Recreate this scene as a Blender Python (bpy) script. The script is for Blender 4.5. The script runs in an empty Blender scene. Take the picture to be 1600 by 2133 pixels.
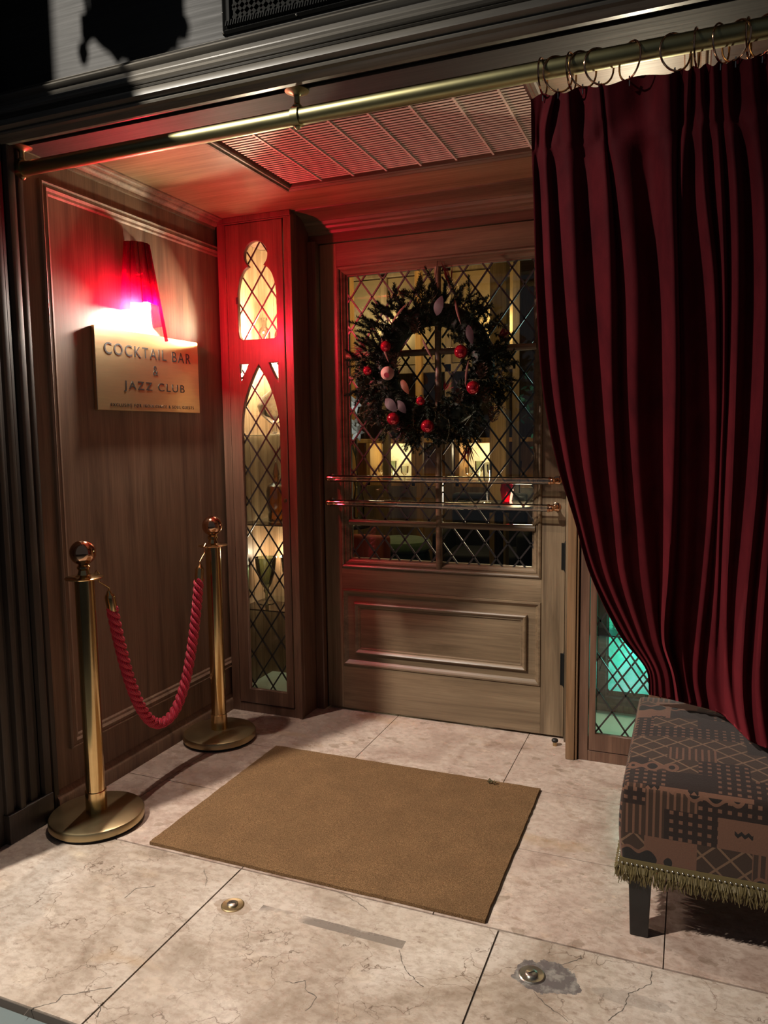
import bpy, bmesh, math, random
from mathutils import Vector, Matrix
R = random.Random(7)
sc = bpy.context.scene
col = sc.collection
PI = math.pi

# ------------------------------------------------------------------ camera
F_PX, PITCH, YAW, ROLL = 1578.98, math.radians(5.922), math.radians(22.103), math.radians(-0.739)
CAM = Vector((2.092, -3.269, 1.35))
_f = Vector((-math.sin(YAW) * math.cos(PITCH), math.cos(YAW) * math.cos(PITCH), -math.sin(PITCH)))
_r = _f.cross(Vector((0, 0, 1))).normalized()
_u = _r.cross(_f)
_r2 = _r * math.cos(ROLL) + _u * math.sin(ROLL)
_u2 = -_r * math.sin(ROLL) + _u * math.cos(ROLL)
cd = bpy.data.cameras.new('camera')
cam = bpy.data.objects.new('camera', cd)
col.objects.link(cam)
cam.matrix_world = Matrix(((_r2.x, _u2.x, -_f.x, CAM.x), (_r2.y, _u2.y, -_f.y, CAM.y), (_r2.z, _u2.z, -_f.z, CAM.z), (0, 0, 0, 1)))
cd.sensor_fit = 'VERTICAL'
cd.sensor_height = 32
cd.lens = F_PX / 2133 * 32
cd.clip_start = 0.02
sc.camera = cam


def at(px, py, Y):
    """point seen at a pixel of the photograph, at depth Y"""
    d = _f + _r2 * ((px - 800) / F_PX) - _u2 * ((py - 1066.5) / F_PX)
    return CAM + d * ((Y - CAM.y) / d.y)


def at_z(px, py, Z):
    d = _f + _r2 * ((px - 800) / F_PX) - _u2 * ((py - 1066.5) / F_PX)
    return CAM + d * ((Z - CAM.z) / d.z)


# ------------------------------------------------------------------ world, lights, exposure
sc.view_settings.view_transform = 'Standard'
sc.view_settings.look = 'None'
sc.view_settings.gamma = 1
sc.view_settings.use_curve_mapping = False
sc.view_settings.exposure = 0.15
w = bpy.data.worlds.new('night')
sc.world = w
w.use_nodes = True
w.node_tree.nodes['Background'].inputs[0].default_value = (0.55, 0.62, 0.75, 1)
w.node_tree.nodes['Background'].inputs[1].default_value = 0.065


def light(name, kind, loc, energy, colr, size=0.05, target=None, **k):
    d = bpy.data.lights.new(name, kind)
    d.energy = energy
    d.color = colr
    if kind in ('POINT', 'SPOT'):
        d.shadow_soft_size = size
    if kind == 'AREA':
        d.size = size
    for a, b in k.items():
        setattr(d, a, b)
    o = bpy.data.objects.new(name, d)
    o.location = loc
    if target is not None:
        o.rotation_euler = (Vector(target) - Vector(loc)).to_track_quat('-Z', 'Y').to_euler()
    col.objects.link(o)
    return o


# the street floodlight, high across the pavement
light('street_floodlight', 'SPOT', (-0.65, -3.55, 4.15), 1180, (1.0, 0.925, 0.815), 0.05, (0.2, -1.5, 0.8), spot_size=math.radians(76), spot_blend=1.0)
# lamps inside the two display cabinets, plus an added fill low in the left one
light('left_cabinet_light', 'POINT', (0.235, -0.05, 1.785), 58, (1.0, 0.83, 0.56), 0.035)
light('left_cabinet_light', 'POINT', (0.14, 0.10, 1.70), 16, (1.0, 0.86, 0.62), 0.02)
light('left_cabinet_light', 'POINT', (0.14, 0.10, 0.74), 2.2, (1.0, 0.86, 0.62), 0.02)  # added fill that brightens the lower shelves, no lamp sits here
light('right_cabinet_light', 'POINT', (1.86, -0.05, 1.785), 32, (1.0, 0.84, 0.62), 0.02)
# added warm fills for the rooms behind the door, not actual fixtures
light('bar_ceiling_fill', 'POINT', (0.4, 2.1, 2.35), 14, (1.0, 0.70, 0.32), 0.12)
light('bar_back_fill', 'POINT', (-0.5, 2.6, 2.3), 13, (1.0, 0.82, 0.5), 0.1)
light('bar_side_fill', 'POINT', (1.25, 0.75, 1.0), 7, (1.0, 0.82, 0.52), 0.08)
BULB = 3500.0        # strength of the two wall lamps' bulbs

# ------------------------------------------------------------------ materials
MATS = {}


class N:
    def __init__(s, name):
        s.m = bpy.data.materials.new(name)
        s.m.use_nodes = True
        s.t = s.m.node_tree
        s.b = s.t.nodes['Principled BSDF']
        s.out = s.t.nodes['Material Output']
        s._co = None

    def n(s, kind, **k):
        nd = s.t.nodes.new(kind)
        for a, b in k.items():
            setattr(nd, a, b)
        return nd

    def l(s, a, b):
        s.t.links.new(a, b)

    def co(s):
        if not s._co:
            s._co = s.n('ShaderNodeTexCoord').outputs['Object']
        return s._co

    def map(s, scale=(1, 1, 1), loc=(0, 0, 0), rot=(0, 0, 0)):
        m = s.n('ShaderNodeMapping')
        m.inputs['Scale'].default_value = scale
        m.inputs['Location'].default_value = loc
        m.inputs['Rotation'].default_value = rot
        s.l(s.co(), m.inputs[0])
        return m.outputs[0]

    def noise(s, vec, scale=5, detail=4, rough=0.55, dist=0):
        q = s.n('ShaderNodeTexNoise')
        q.inputs['Scale'].default_value = scale
        q.inputs['Detail'].default_value = detail
        q.inputs['Roughness'].default_value = rough
        q.inputs['Distortion'].default_value = dist
        s.l(vec, q.inputs['Vector'])
        return q.outputs['Fac']

    def math(s, op, a, b=None, c=None, clamp=False):
        q = s.n('ShaderNodeMath', operation=op, use_clamp=clamp)
        for i, v in enumerate((a, b, c)):
            if v is None:
                continue
            if isinstance(v, (int, float)):
                q.inputs[i].default_value = v
            else:
                s.l(v, q.inputs[i])
        return q.outputs[0]

    def ramp(s, fac, stops, interp='LINEAR'):
        q = s.n('ShaderNodeValToRGB')
        q.color_ramp.interpolation = interp
        e = q.color_ramp.elements
        while len(e) < len(stops):
            e.new(0.5)
        for i, (p, c) in enumerate(stops):
            e[i].position = p
            e[i].color = (*c, 1) if len(c) == 3 else c
        s.l(fac, q.inputs[0])
        return q.outputs[0]

    def mix(s, fac, a, b, mode='MIX'):
        q = s.n('ShaderNodeMix', data_type='RGBA', blend_type=mode)
        for i, v in ((0, fac), (6, a), (7, b)):
            if isinstance(v, (int, float)):
                q.inputs[i].default_value = v
            elif isinstance(v, tuple):
                q.inputs[i].default_value = (*v, 1)
            else:
                s.l(v, q.inputs[i])
        return q.outputs[2]

    def bump(s, h, strength=0.2, dist=0.01):
        q = s.n('ShaderNodeBump')
        q.inputs['Strength'].default_value = strength
        q.inputs['Distance'].default_value = dist
        s.l(h, q.inputs['Height'])
        s.l(q.outputs[0], s.b.inputs['Normal'])
        return q

    def set(s, **k):
        for a, b in k.items():
            i = s.b.inputs[a.replace('_', ' ')]
            if isinstance(b, (int, float)):
                i.default_value = b
            elif isinstance(b, tuple):
                i.default_value = (*b, 1)
            else:
                s.l(b, i)
        return s


def wood(name, axis, dark, mid, light_, rough=0.42, bump=0.12, coat=0.15):
    k = N(name)
    sc_ = {'x': (0.9, 14, 14), 'y': (14, 0.9, 14), 'z': (14, 14, 0.9)}[axis]
    sf = {'x': (4, 160, 160), 'y': (160, 4, 160), 'z': (160, 160, 4)}[axis]
    v = k.map(sc_)
    a = k.noise(v, 1.3, 6, 0.6, 0.6)
    b = k.noise(k.map(sf), 1.0, 3, 0.6)
    big = k.noise(k.co(), 2.2, 3, 0.5)
    c = k.ramp(a, [(0.28, dark), (0.5, mid), (0.74, light_)])
    c = k.mix(k.math('MULTIPLY', k.math('SUBTRACT', b, 0.38, clamp=True), 1.1), c, tuple(x * 0.45 for x in dark))
    c = k.mix(k.ramp(big, [(0.4, (0, 0, 0)), (0.75, (0.5, 0.5, 0.5))]), c, tuple(x * 0.7 for x in mid))
    k.set(Base_Color=c, Roughness=k.math('MULTIPLY_ADD', b, 0.25, rough - 0.1), Coat_Weight=coat, Coat_Roughness=0.25)
    k.bump(b, bump, 0.002)
    return k.m


def plain(name, c, rough=0.5, metal=0.0, emis=None, es=0.0, **kw):
    k = N(name)
    k.set(Base_Color=c, Roughness=rough, Metallic=metal, **kw)
    if emis:
        k.set(Emission_Color=emis, Emission_Strength=es)
    return k.m


def metal(name, c, rough=0.2, var=0.12, sc_=40, bump=0.0, stretch=(1, 1, 1)):
    k = N(name)
    a = k.noise(k.map(stretch), sc_, 4, 0.6)
    k.set(Base_Color=k.mix(k.math('MULTIPLY', a, 0.5), c, tuple(x * 0.6 for x in c)), Metallic=1.0,
          Roughness=k.math('MULTIPLY_ADD', a, var, rough - var * 0.5))
    if bump:
        k.bump(a, bump, 0.001)
    return k.m


def glass(name, tint=(0.95, 0.97, 0.96), gloss=0.1, rough=0.02, edge=0.0):
    k = N(name)
    k.t.nodes.remove(k.b)
    tr = k.n('ShaderNodeBsdfTransparent')
    tr.inputs[0].default_value = (*tint, 1)
    if edge:      # thicker glass towards the outline of a round vessel
        lw = k.n('ShaderNodeLayerWeight')
        lw.inputs[0].default_value = 0.55
        k.l(k.mix(k.math('POWER', lw.outputs['Facing'], 2.0), tint, tuple(c * (1 - edge) for c in tint)), tr.inputs[0])
    gl = k.n('ShaderNodeBsdfGlossy')
    gl.inputs['Roughness'].default_value = rough
    gl.inputs['Color'].default_value = (1, 1, 1, 1)
    fr = k.n('ShaderNodeFresnel')
    fr.inputs[0].default_value = 1.5
    mx = k.n('ShaderNodeMixShader')
    k.l(k.math('MULTIPLY_ADD', fr.outputs[0], 0.9, gloss * 0.2), mx.inputs[0])
    k.l(tr.outputs[0], mx.inputs[1])
    k.l(gl.outputs[0], mx.inputs[2])
    k.l(mx.outputs[0], k.out.inputs[0])
    return k.m


def red_glass(name):
    """ruby glass: lets red light through, glows where lit from behind"""
    k = N(name)
    k.t.nodes.remove(k.b)
    tr = k.n('ShaderNodeBsdfTransparent')
    # the ruby colour is deepest at the top of the shade and thins out towards the rim
    sz = k.n('ShaderNodeSeparateXYZ')
    k.l(k.co(), sz.inputs[0])
    mr = k.n('ShaderNodeMapRange')
    mr.inputs[1].default_value = -0.12
    mr.inputs[2].default_value = 0.05
    k.l(sz.outputs[2], mr.inputs[0])
    k.l(k.ramp(mr.outputs[0], [(0.0, (0.98, 0.14, 0.25)), (0.45, (0.62, 0.02, 0.16)), (1.0, (0.38, 0.0, 0.05))]), tr.inputs[0])
    tl = k.n('ShaderNodeBsdfTranslucent')
    tl.inputs[0].default_value = (0.85, 0.002, 0.09, 1)
    df = k.n('ShaderNodeBsdfDiffuse')
    df.inputs[0].default_value = (0.45, 0.0, 0.03, 1)
    gl = k.n('ShaderNodeBsdfGlossy')
    gl.inputs['Roughness'].default_value = 0.12
    m1 = k.n('ShaderNodeMixShader')
    m1.inputs[0].default_value = 0.5
    m2 = k.n('ShaderNodeMixShader')
    m2.inputs[0].default_value = 0.10
    m3 = k.n('ShaderNodeMixShader')
    m3.inputs[0].default_value = 0.05
    k.l(tl.outputs[0], m1.inputs[1]); k.l(df.outputs[0], m1.inputs[2])
    k.l(tr.outputs[0], m2.inputs[1]); k.l(m1.outputs[0], m2.inputs[2])
    k.l(m2.outputs[0], m3.inputs[1]); k.l(gl.outputs[0], m3.inputs[2])
    k.l(m3.outputs[0], k.out.inputs[0])
    return k.m


WD, WM, WL = (0.078, 0.050, 0.027), (0.195, 0.134, 0.078), (0.295, 0.212, 0.128)
wood_z = wood('brown wood upright grain', 'z', WD, WM, WL)
wood_x = wood('brown wood level grain', 'x', WD, WM, WL)
wood_y = wood('brown wood level grain along the side', 'y', WD, WM, WL)
WD2, WM2, WL2 = (0.062, 0.029, 0.018), (0.148, 0.074, 0.046), (0.235, 0.128, 0.08)
cab_z = wood('cabinet wood upright grain', 'z', WD2, WM2, WL2, 0.38)
cab_x = wood('cabinet wood level grain', 'x', WD2, WM2, WL2, 0.38)
trimwood = wood('golden jamb wood', 'z', (0.10, 0.05, 0.022), (0.23, 0.125, 0.058), (0.32, 0.19, 0.10), 0.4)
ceilwood = wood('ceiling wood', 'x', (0.18, 0.105, 0.05), (0.34, 0.22, 0.115), (0.47, 0.32, 0.18), 0.42, 0.05, 0.1)
wallwood = wood('side wall wood', 'z', (0.13, 0.074, 0.046), (0.25, 0.15, 0.095), (0.34, 0.215, 0.138), 0.55, 0.05, 0.0)
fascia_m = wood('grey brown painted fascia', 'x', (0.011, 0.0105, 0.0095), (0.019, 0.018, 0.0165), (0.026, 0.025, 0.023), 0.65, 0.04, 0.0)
cornice_m = wood('cornice wood', 'x', (0.07, 0.062, 0.050), (0.15, 0.136, 0.113), (0.21, 0.195, 0.168), 0.35, 0.05, 0.3)
pier_m = wood('dark pier wood', 'z', (0.03, 0.022, 0.016), (0.060, 0.044, 0.034), (0.09, 0.068, 0.053), 0.5, 0.1, 0.1)
plank_m = wood('cabinet back planks', 'z', (0.13, 0.065, 0.03), (0.27, 0.155, 0.08), (0.40, 0.26, 0.15), 0.5)
goldwood = wood('honey coloured post wood', 'z', (0.30, 0.15, 0.04), (0.55, 0.30, 0.09), (0.70, 0.42, 0.15), 0.45)
intwood = wood('bar wall wood', 'z', (0.12, 0.075, 0.035), (0.22, 0.15, 0.075), (0.32, 0.23, 0.12), 0.45)
brass = metal('polished brass', (0.78, 0.56, 0.27), 0.16, 0.1)
brass_dull = metal('worn brass', (0.55, 0.43, 0.24), 0.36, 0.2, 14)
rod_m = metal('greenish brass tube', (0.36, 0.33, 0.17), 0.40, 0.2, 12)
copper = metal('rose brass', (0.72, 0.42, 0.26), 0.12, 0.06)
iron = plain('black iron', (0.006, 0.006, 0.0055), 0.7, 0.0, None, 0.0, Specular_IOR_Level=0.15)
lead = metal('dark lead came', (0.13, 0.12, 0.12), 0.42, 0.2, 60)
steel = metal('worn steel', (0.55, 0.53, 0.48), 0.3, 0.2, 60)
brushed = metal('brushed brass plate', (0.84, 0.64, 0.36), 0.33, 0.10, 9, 0.0, (1, 1, 12))
black = plain('black', (0.006, 0.006, 0.006), 0.5)
blackpaint = plain('black lacquer', (0.012, 0.011, 0.011), 0.25)
clear = glass('clear glass')
greenedge = glass('greenish glass', (0.93, 0.985, 0.96), 0.6)
tube_glass = glass('glass tube', (0.93, 0.91, 0.84), 0.8, 0.03, 0.5)
cryst = glass('crystal', (0.93, 0.95, 0.93), 1.0, 0.04, 0.8)
amber = glass('amber glass', (0.90, 0.50, 0.10), 0.8, 0.04, 0.7)
smoke = glass('smoky green glass', (0.72, 0.80, 0.68), 0.8, 0.04, 0.75)
ruby = red_glass('ruby glass')
mirror = plain('mirror', (0.75, 0.77, 0.76), 0.03, 1.0)
rub = plain('rubber', (0.01, 0.01, 0.01), 0.7)
grille_m = plain('cream painted grille', (0.80, 0.68, 0.58), 0.5)
cream = plain('cream shelf', (0.60, 0.62, 0.50), 0.5)
bulb_m = plain('lit bulb', (1, 1, 1), 0.5, 0, (1.0, 0.86, 0.74), BULB)
puck_m = plain('lit cabinet lamp', (1, 1, 1), 0.5, 0, (1.0, 0.93, 0.78), 75)

# floor stone
def stone(name, outer):
    k = N(name)
    co = k.co()
    wob = k.noise(co, 6, 4, 0.6)
    if outer:
        base = k.ramp(k.noise(co, 2.6, 6, 0.62, 0.8), [(0.32, (0.30, 0.23, 0.175)), (0.48, (0.47, 0.385, 0.315)), (0.68, (0.60, 0.52, 0.45))])
    else:
        base = k.ramp(k.noise(co, 3.4, 6, 0.62, 0.8), [(0.32, (0.36, 0.25, 0.20)), (0.5, (0.50, 0.385, 0.32)), (0.68, (0.62, 0.51, 0.43))])
    # fragments
    vo = k.n('ShaderNodeTexVoronoi', feature='F1')
    vo.inputs['Scale'].default_value = 17 if not outer else 9
    vo.inputs['Randomness'].default_value = 1
    mp = k.n('ShaderNodeMapping')
    mp.inputs['Scale'].default_value = (1, 1.7, 1)
    mp.inputs['Rotation'].default_value = (0, 0, 0.5)
    ad = k.n('ShaderNodeVectorMath', operation='ADD')
    nz = k.n('ShaderNodeTexNoise')
    nz.inputs['Scale'].default_value = 9
    nz.inputs['Detail'].default_value = 4
    k.l(co, nz.inputs['Vector'])
    vs = k.n('ShaderNodeVectorMath', operation='SCALE')
    vs.inputs['Scale'].default_value = 0.10
    k.l(nz.outputs['Color'], vs.inputs[0])
    k.l(co, ad.inputs[0]); k.l(vs.outputs[0], ad.inputs[1])
    k.l(ad.outputs[0], mp.inputs[0])
    k.l(mp.outputs[0], vo.inputs['Vector'])
    h = k.n('ShaderNodeSeparateColor')
    k.l(vo.outputs['Color'], h.inputs[0])
    frag = k.ramp(h.outputs[0], [(0.0, (0.72, 0.70, 0.66)), (0.10, (0.86, 0.82, 0.78)), (0.2, (1, 1, 1)), (0.85, (1, 1, 1)), (0.93, (1.12, 1.10, 1.05))], 'CONSTANT')
    edge = k.math('LESS_THAN', vo.outputs['Distance'], 0.42)
    amt = k.math('MULTIPLY', edge, 0.85 if not outer else 0.4)
    c = k.mix(amt, base, k.mix(1.0, base, frag, 'MULTIPLY'))
    # hairline veins
    v2 = k.n('ShaderNodeTexVoronoi', feature='DISTANCE_TO_EDGE')
    v2.inputs['Scale'].default_value = 4.2 if outer else 5
    vs2 = k.n('ShaderNodeVectorMath', operation='SCALE')
    vs2.inputs['Scale'].default_value = 0.34
    k.l(nz.outputs['Color'], vs2.inputs[0])
    ad2 = k.n('ShaderNodeVectorMath', operation='ADD')
    k.l(co, ad2.inputs[0]); k.l(vs2.outputs[0], ad2.inputs[1])
    k.l(ad2.outputs[0], v2.inputs['Vector'])
    ln = k.math('SUBTRACT', 1.0, k.math('DIVIDE', v2.outputs['Distance'], 0.011 if outer else 0.008), clamp=True)
    msk = k.ramp(k.noise(co, 3.1, 3, 0.6), [(0.42, (0, 0, 0)), (0.52, (1, 1, 1))])
    c = k.mix(k.math('MULTIPLY', k.math('MULTIPLY', ln, msk), 0.9 if outer else 0.35), c, (0.13, 0.085, 0.06))
    fine = k.noise(k.map((1, 1.5, 1)), 34, 5, 0.7)
    c = k.mix(k.ramp(fine, [(0.40, (0.55, 0.55, 0.55)), (0.56, (0, 0, 0))]), c, k.mix(1.0, c, (0.62, 0.56, 0.52), 'MULTIPLY'))
    # small dark pits and rusty clouds
    pit = k.ramp(k.noise(k.map((1, 1.6, 1)), 30, 4, 0.65), [(0.61, (0, 0, 0)), (0.67, (1, 1, 1))])
    c = k.mix(k.math('MULTIPLY', pit, 0.6), c, (0.24, 0.17, 0.13))
    rust = k.ramp(k.noise(k.map((1, 2.2, 1), (3, 1, 0), (0, 0, 0.7)), 2.3, 4, 0.6), [(0.60, (0, 0, 0)), (0.72, (1, 1, 1))])
    c = k.mix(k.math('MULTIPLY', rust, 0.5), c, (0.40, 0.26, 0.14))
    sx = k.n('ShaderNodeSeparateXYZ')
    k.l(co, sx.inputs[0])
    X, Y = sx.outputs[0], sx.outputs[1]
    if outer:
        # grey mortar patch round the right socket, worn grey tape marks
        def blob(cx, cy, rx, ry):
            dx = k.math('DIVIDE', k.math('SUBTRACT', X, cx), rx)
            dy = k.math('DIVIDE', k.math('SUBTRACT', Y, cy), ry)
            d = k.math('ADD', k.math('MULTIPLY', dx, dx), k.math('MULTIPLY', dy, dy))
            d = k.math('ADD', d, k.math('MULTIPLY', k.math('SUBTRACT', k.noise(co, 16, 4, 0.6), 0.5), 2.6))
            return k.math('LESS_THAN', d, 1.0)
        patch = blob(1.795, -1.495, 0.078, 0.06)
        ring = k.ramp(k.noise(co, 34, 3, 0.6), [(0.45, (0.13, 0.11, 0.105)), (0.6, (0.26, 0.235, 0.21))])
        c = k.mix(patch, c, ring)
        tape = k.math('MULTIPLY', k.math('LESS_THAN', k.math('ABSOLUTE', k.math('SUBTRACT', Y, k.math('MULTIPLY_ADD', X, 0.0, -1.512))), 0.016),
                      k.math('MULTIPLY', k.math('GREATER_THAN', X, 0.98), k.math('LESS_THAN', X, 1.42)))
        tape = k.math('MULTIPLY', tape, k.ramp(k.noise(co, 9, 3, 0.5), [(0.42, (0, 0, 0)), (0.54, (0.9, 0.9, 0.9))]))
        c = k.mix(tape, c, (0.20, 0.165, 0.14))
        st = blob(0.90, -1.535, 0.06, 0.035)
        c = k.mix(k.math('MULTIPLY', st, 0.45), c, (0.24, 0.15, 0.09))
        st2 = blob(1.99, -1.50, 0.10, 0.022)
        c = k.mix(k.math('MULTIPLY', st2, 0.4), c, (0.25, 0.21, 0.18))
    k.set(Base_Color=c, Roughness=k.math('MULTIPLY_ADD', k.noise(co, 14, 4, 0.6), 0.30, 0.12), Specular_IOR_Level=0.45)
    k.bump(k.noise(co, 30, 4, 0.6), 0.06, 0.004)
    return k.m


stone_out = stone('cracked threshold limestone', True)
stone_in = stone('pink beige terrazzo', False)
grout = plain('dark joint', (0.10, 0.08, 0.065), 0.9)

k = N('coir mat')
a = k.noise(k.co(), 420, 2, 0.7)
b2 = k.noise(k.co(), 8, 5, 0.6)
c = k.ramp(a, [(0.3, (0.070, 0.036, 0.016)), (0.5, (0.18, 0.100, 0.046)), (0.72, (0.34, 0.205, 0.105))])
c = k.mix(k.ramp(b2, [(0.35, (0.30, 0.30, 0.30)), (0.65, (0, 0, 0))]), c, (0.09, 0.052, 0.026))
k.set(Base_Color=c, Roughness=0.95, Specular_IOR_Level=0.1)
k.bump(a, 0.6, 0.004)
coir = k.m

k = N('red velvet')
a = k.noise(k.map((1, 1, 0.5)), 14, 4, 0.6)
k.set(Base_Color=k.ramp(a, [(0.3, (0.050, 0.003, 0.006)), (0.7, (0.095, 0.006, 0.010))]), Roughness=0.8, Sheen_Weight=0.45, Sheen_Roughness=0.4,
      Sheen_Tint=(0.55, 0.06, 0.08), Specular_IOR_Level=0.12)
k.bump(k.noise(k.co(), 300, 2, 0.6), 0.15, 0.002)
velvet = k.m

k = N('red rope yarn')
wv = k.n('ShaderNodeTexWave', wave_type='BANDS')
wv.inputs['Scale'].default_value = 70
wv.inputs['Distortion'].default_value = 1
k.l(k.map((1, 1, 1), (0, 0, 0), (0.7, 0.5, 0)), wv.inputs['Vector'])
k.set(Base_Color=k.mix(wv.outputs['Fac'], (0.80, 0.035, 0.085), (0.34, 0.012, 0.035)), Roughness=0.5, Sheen_Weight=0.4, Sheen_Tint=(1, 0.3, 0.35))
k.bump(wv.outputs['Fac'], 0.3, 0.003)
ropem = k.m


def fabric():
    """woven upholstery: patchwork of tan and dark brown blocks with checks, lozenges and bars"""
    k = N('patterned brown upholstery')
    co = k.co()
    sx = k.n('ShaderNodeSeparateXYZ')
    k.l(co, sx.inputs[0])
    nm = k.n('ShaderNodeNewGeometry')
    sn = k.n('ShaderNodeSeparateXYZ')
    k.l(nm.outputs['Normal'], sn.inputs[0])
    top = k.math('GREATER_THAN', k.math('ABSOLUTE', sn.outputs[2]), 0.6)
    side = k.math('GREATER_THAN', k.math('ABSOLUTE', sn.outputs[0]), 0.6)
    u = k.math('ADD', k.math('MULTIPLY', sx.outputs[0], k.math('SUBTRACT', 1.0, side)), k.math('MULTIPLY', sx.outputs[1], side))
    v = k.math('ADD', k.math('MULTIPLY', sx.outputs[2], k.math('SUBTRACT', 1.0, top)), k.math('MULTIPLY', sx.outputs[1], top))
    cb = k.n('ShaderNodeCombineXYZ')
    k.l(u, cb.inputs[0]); k.l(v, cb.inputs[1])
    uv = cb.outputs[0]
    br = k.n('ShaderNodeTexBrick')
    br.offset = 0.37
    br.inputs['Scale'].default_value = 1
    br.inputs['Brick Width'].default_value = 0.128
    br.inputs['Row Height'].default_value = 0.080
    br.inputs['Mortar Size'].default_value = 0.0
    br.inputs['Color1'].default_value = (0, 0, 0, 1)
    br.inputs['Color2'].default_value = (1, 1, 1, 1)
    mp = k.n('ShaderNodeMapping')
    mp.inputs['Location'].default_value = (0.55, 0.745, 0)
    k.l(uv, mp.inputs[0])
    k.l(mp.outputs[0], br.inputs['Vector'])
    idv = k.n('ShaderNodeSeparateColor')
    k.l(br.outputs['Color'], idv.inputs[0])
    r = idv.outputs[0]
    TAN, BRN, DRK, BLK = (0.145, 0.066, 0.040), (0.036, 0.018, 0.011), (0.013, 0.006, 0.005), (0.006, 0.005, 0.005)
    base = k.ramp(r, [(0.0, TAN), (0.15, BRN), (0.38, DRK), (0.6, TAN), (0.70, DRK), (0.80, BRN)], 'CONSTANT')

    def fr(x, f, o=0.0):
        return k.math('FRACT', k.math('MULTIPLY_ADD', x, f, o))
    # checks: pale squares on a dark block
    chk = k.math('MULTIPLY', k.math('LESS_THAN', fr(u, 44), 0.42), k.math('LESS_THAN', fr(v, 44), 0.42))
    s1 = k.math('MULTIPLY', k.math('GREATER_THAN', r, 0.38), k.math('LESS_THAN', r, 0.6))
    c = k.mix(k.math('MULTIPLY', chk, s1), base, TAN)
    # lozenge lattice
    d1 = k.math('LESS_THAN', fr(k.math('ADD', u, v), 15), 0.12)
    d2 = k.math('LESS_THAN', fr(k.math('SUBTRACT', u, v), 15), 0.12)
    dd = k.math('MAXIMUM', d1, d2)
    s2 = k.math('MULTIPLY', k.math('GREATER_THAN', r, 0.15), k.math('LESS_THAN', r, 0.38))
    c = k.mix(k.math('MULTIPLY', dd, s2), c, (0.17, 0.095, 0.055))
    # bars
    bar = k.math('LESS_THAN', fr(u, 60), 0.35)
    s3 = k.math('MULTIPLY', k.math('GREATER_THAN', r, 0.86), k.math('LESS_THAN', r, 1.1))
    c = k.mix(k.math('MULTIPLY', bar, s3), c, TAN)
    # zigzag black motif in tan blocks
    zz = k.math('PINGPONG', k.math('MULTIPLY', u, 1.0), 0.008)
    z = k.math('LESS_THAN', k.math('ABSOLUTE', k.math('SUBTRACT', fr(k.math('ADD', v, zz), 10.2, 0.0), 0.5)), 0.055)
    win = k.math('LESS_THAN', fr(u, 9, 0.3), 0.38)
    s4 = k.math('LESS_THAN', r, 0.16)
    c = k.mix(k.math('MULTIPLY', k.math('MULTIPLY', z, win), s4), c, BLK)
    # large black leaf-like swooshes
    vo = k.n('ShaderNodeTexVoronoi', feature='F1')
    vo.inputs['Scale'].default_value = 4.6
    vm = k.n('ShaderNodeMapping')
    vm.inputs['Rotation'].default_value = (0, 0, 0.75)
    vm.inputs['Scale'].default_value = (0.55, 1.9, 1)
    k.l(uv, vm.inputs[0])
    k.l(vm.outputs[0], vo.inputs['Vector'])
    wvn = k.math('MULTIPLY_ADD', k.math('SINE', k.math('MULTIPLY', u, 120)), 0.035, 0.30)
    sw = k.math('LESS_THAN', vo.outputs['Distance'], wvn)
    ol = k.math('LESS_THAN', vo.outputs['Distance'], k.math('ADD', wvn, 0.05))
    hs = k.n('ShaderNodeSeparateColor')
    k.l(vo.outputs['Color'], hs.inputs[0])
    sel = k.math('GREATER_THAN', hs.outputs[0], 0.52)
    c = k.mix(k.math('MULTIPLY', ol, sel), c, TAN)
    c = k.mix(k.math('MULTIPLY', sw, sel), c, BLK)
    th = k.noise(k.map((260, 260, 260)), 1, 2, 0.6)
    c = k.mix(k.math('MULTIPLY', th, 0.35), c, (0.05, 0.03, 0.02))
    k.set(Base_Color=c, Roughness=0.85, Sheen_Weight=0.2, Specular_IOR_Level=0.2)
    k.bump(th, 0.25, 0.002)
    return k.m


fabric_m = fabric()
fringe_m = plain('olive gold fringe', (0.12, 0.088, 0.032), 0.6)
fir_m = N('fir needles')
fir_m.set(Base_Color=fir_m.ramp(fir_m.noise(fir_m.co(), 18, 3, 0.5), [(0.35, (0.006, 0.012, 0.006)), (0.7, (0.022, 0.034, 0.016))]), Roughness=0.6)
fir_m = fir_m.m
twig_m = plain('brown twigs', (0.055, 0.028, 0.016), 0.8)
moss_m = plain('olive dried sprigs', (0.07, 0.055, 0.02), 0.8)
leaf_m = plain('dusky purple leaf', (0.065, 0.030, 0.038), 0.6)
pink_m = plain('dusty pink feather', (0.22, 0.075, 0.06), 0.8)
wine_m = plain('wine red plumes', (0.30, 0.010, 0.03), 0.7)
bauble_m = plain('shiny red bauble', (0.55, 0.008, 0.03), 0.08, 0.55, Coat_Weight=1.0)
ball_m = plain('pale pink pod', (0.62, 0.30, 0.27), 0.8)
pine_m = plain('pine cone brown', (0.10, 0.05, 0.03), 0.7)

# ------------------------------------------------------------------ mesh building


def rot_to(d):
    return Vector(d).to_track_quat('Z', 'Y').to_matrix().to_4x4()


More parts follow.
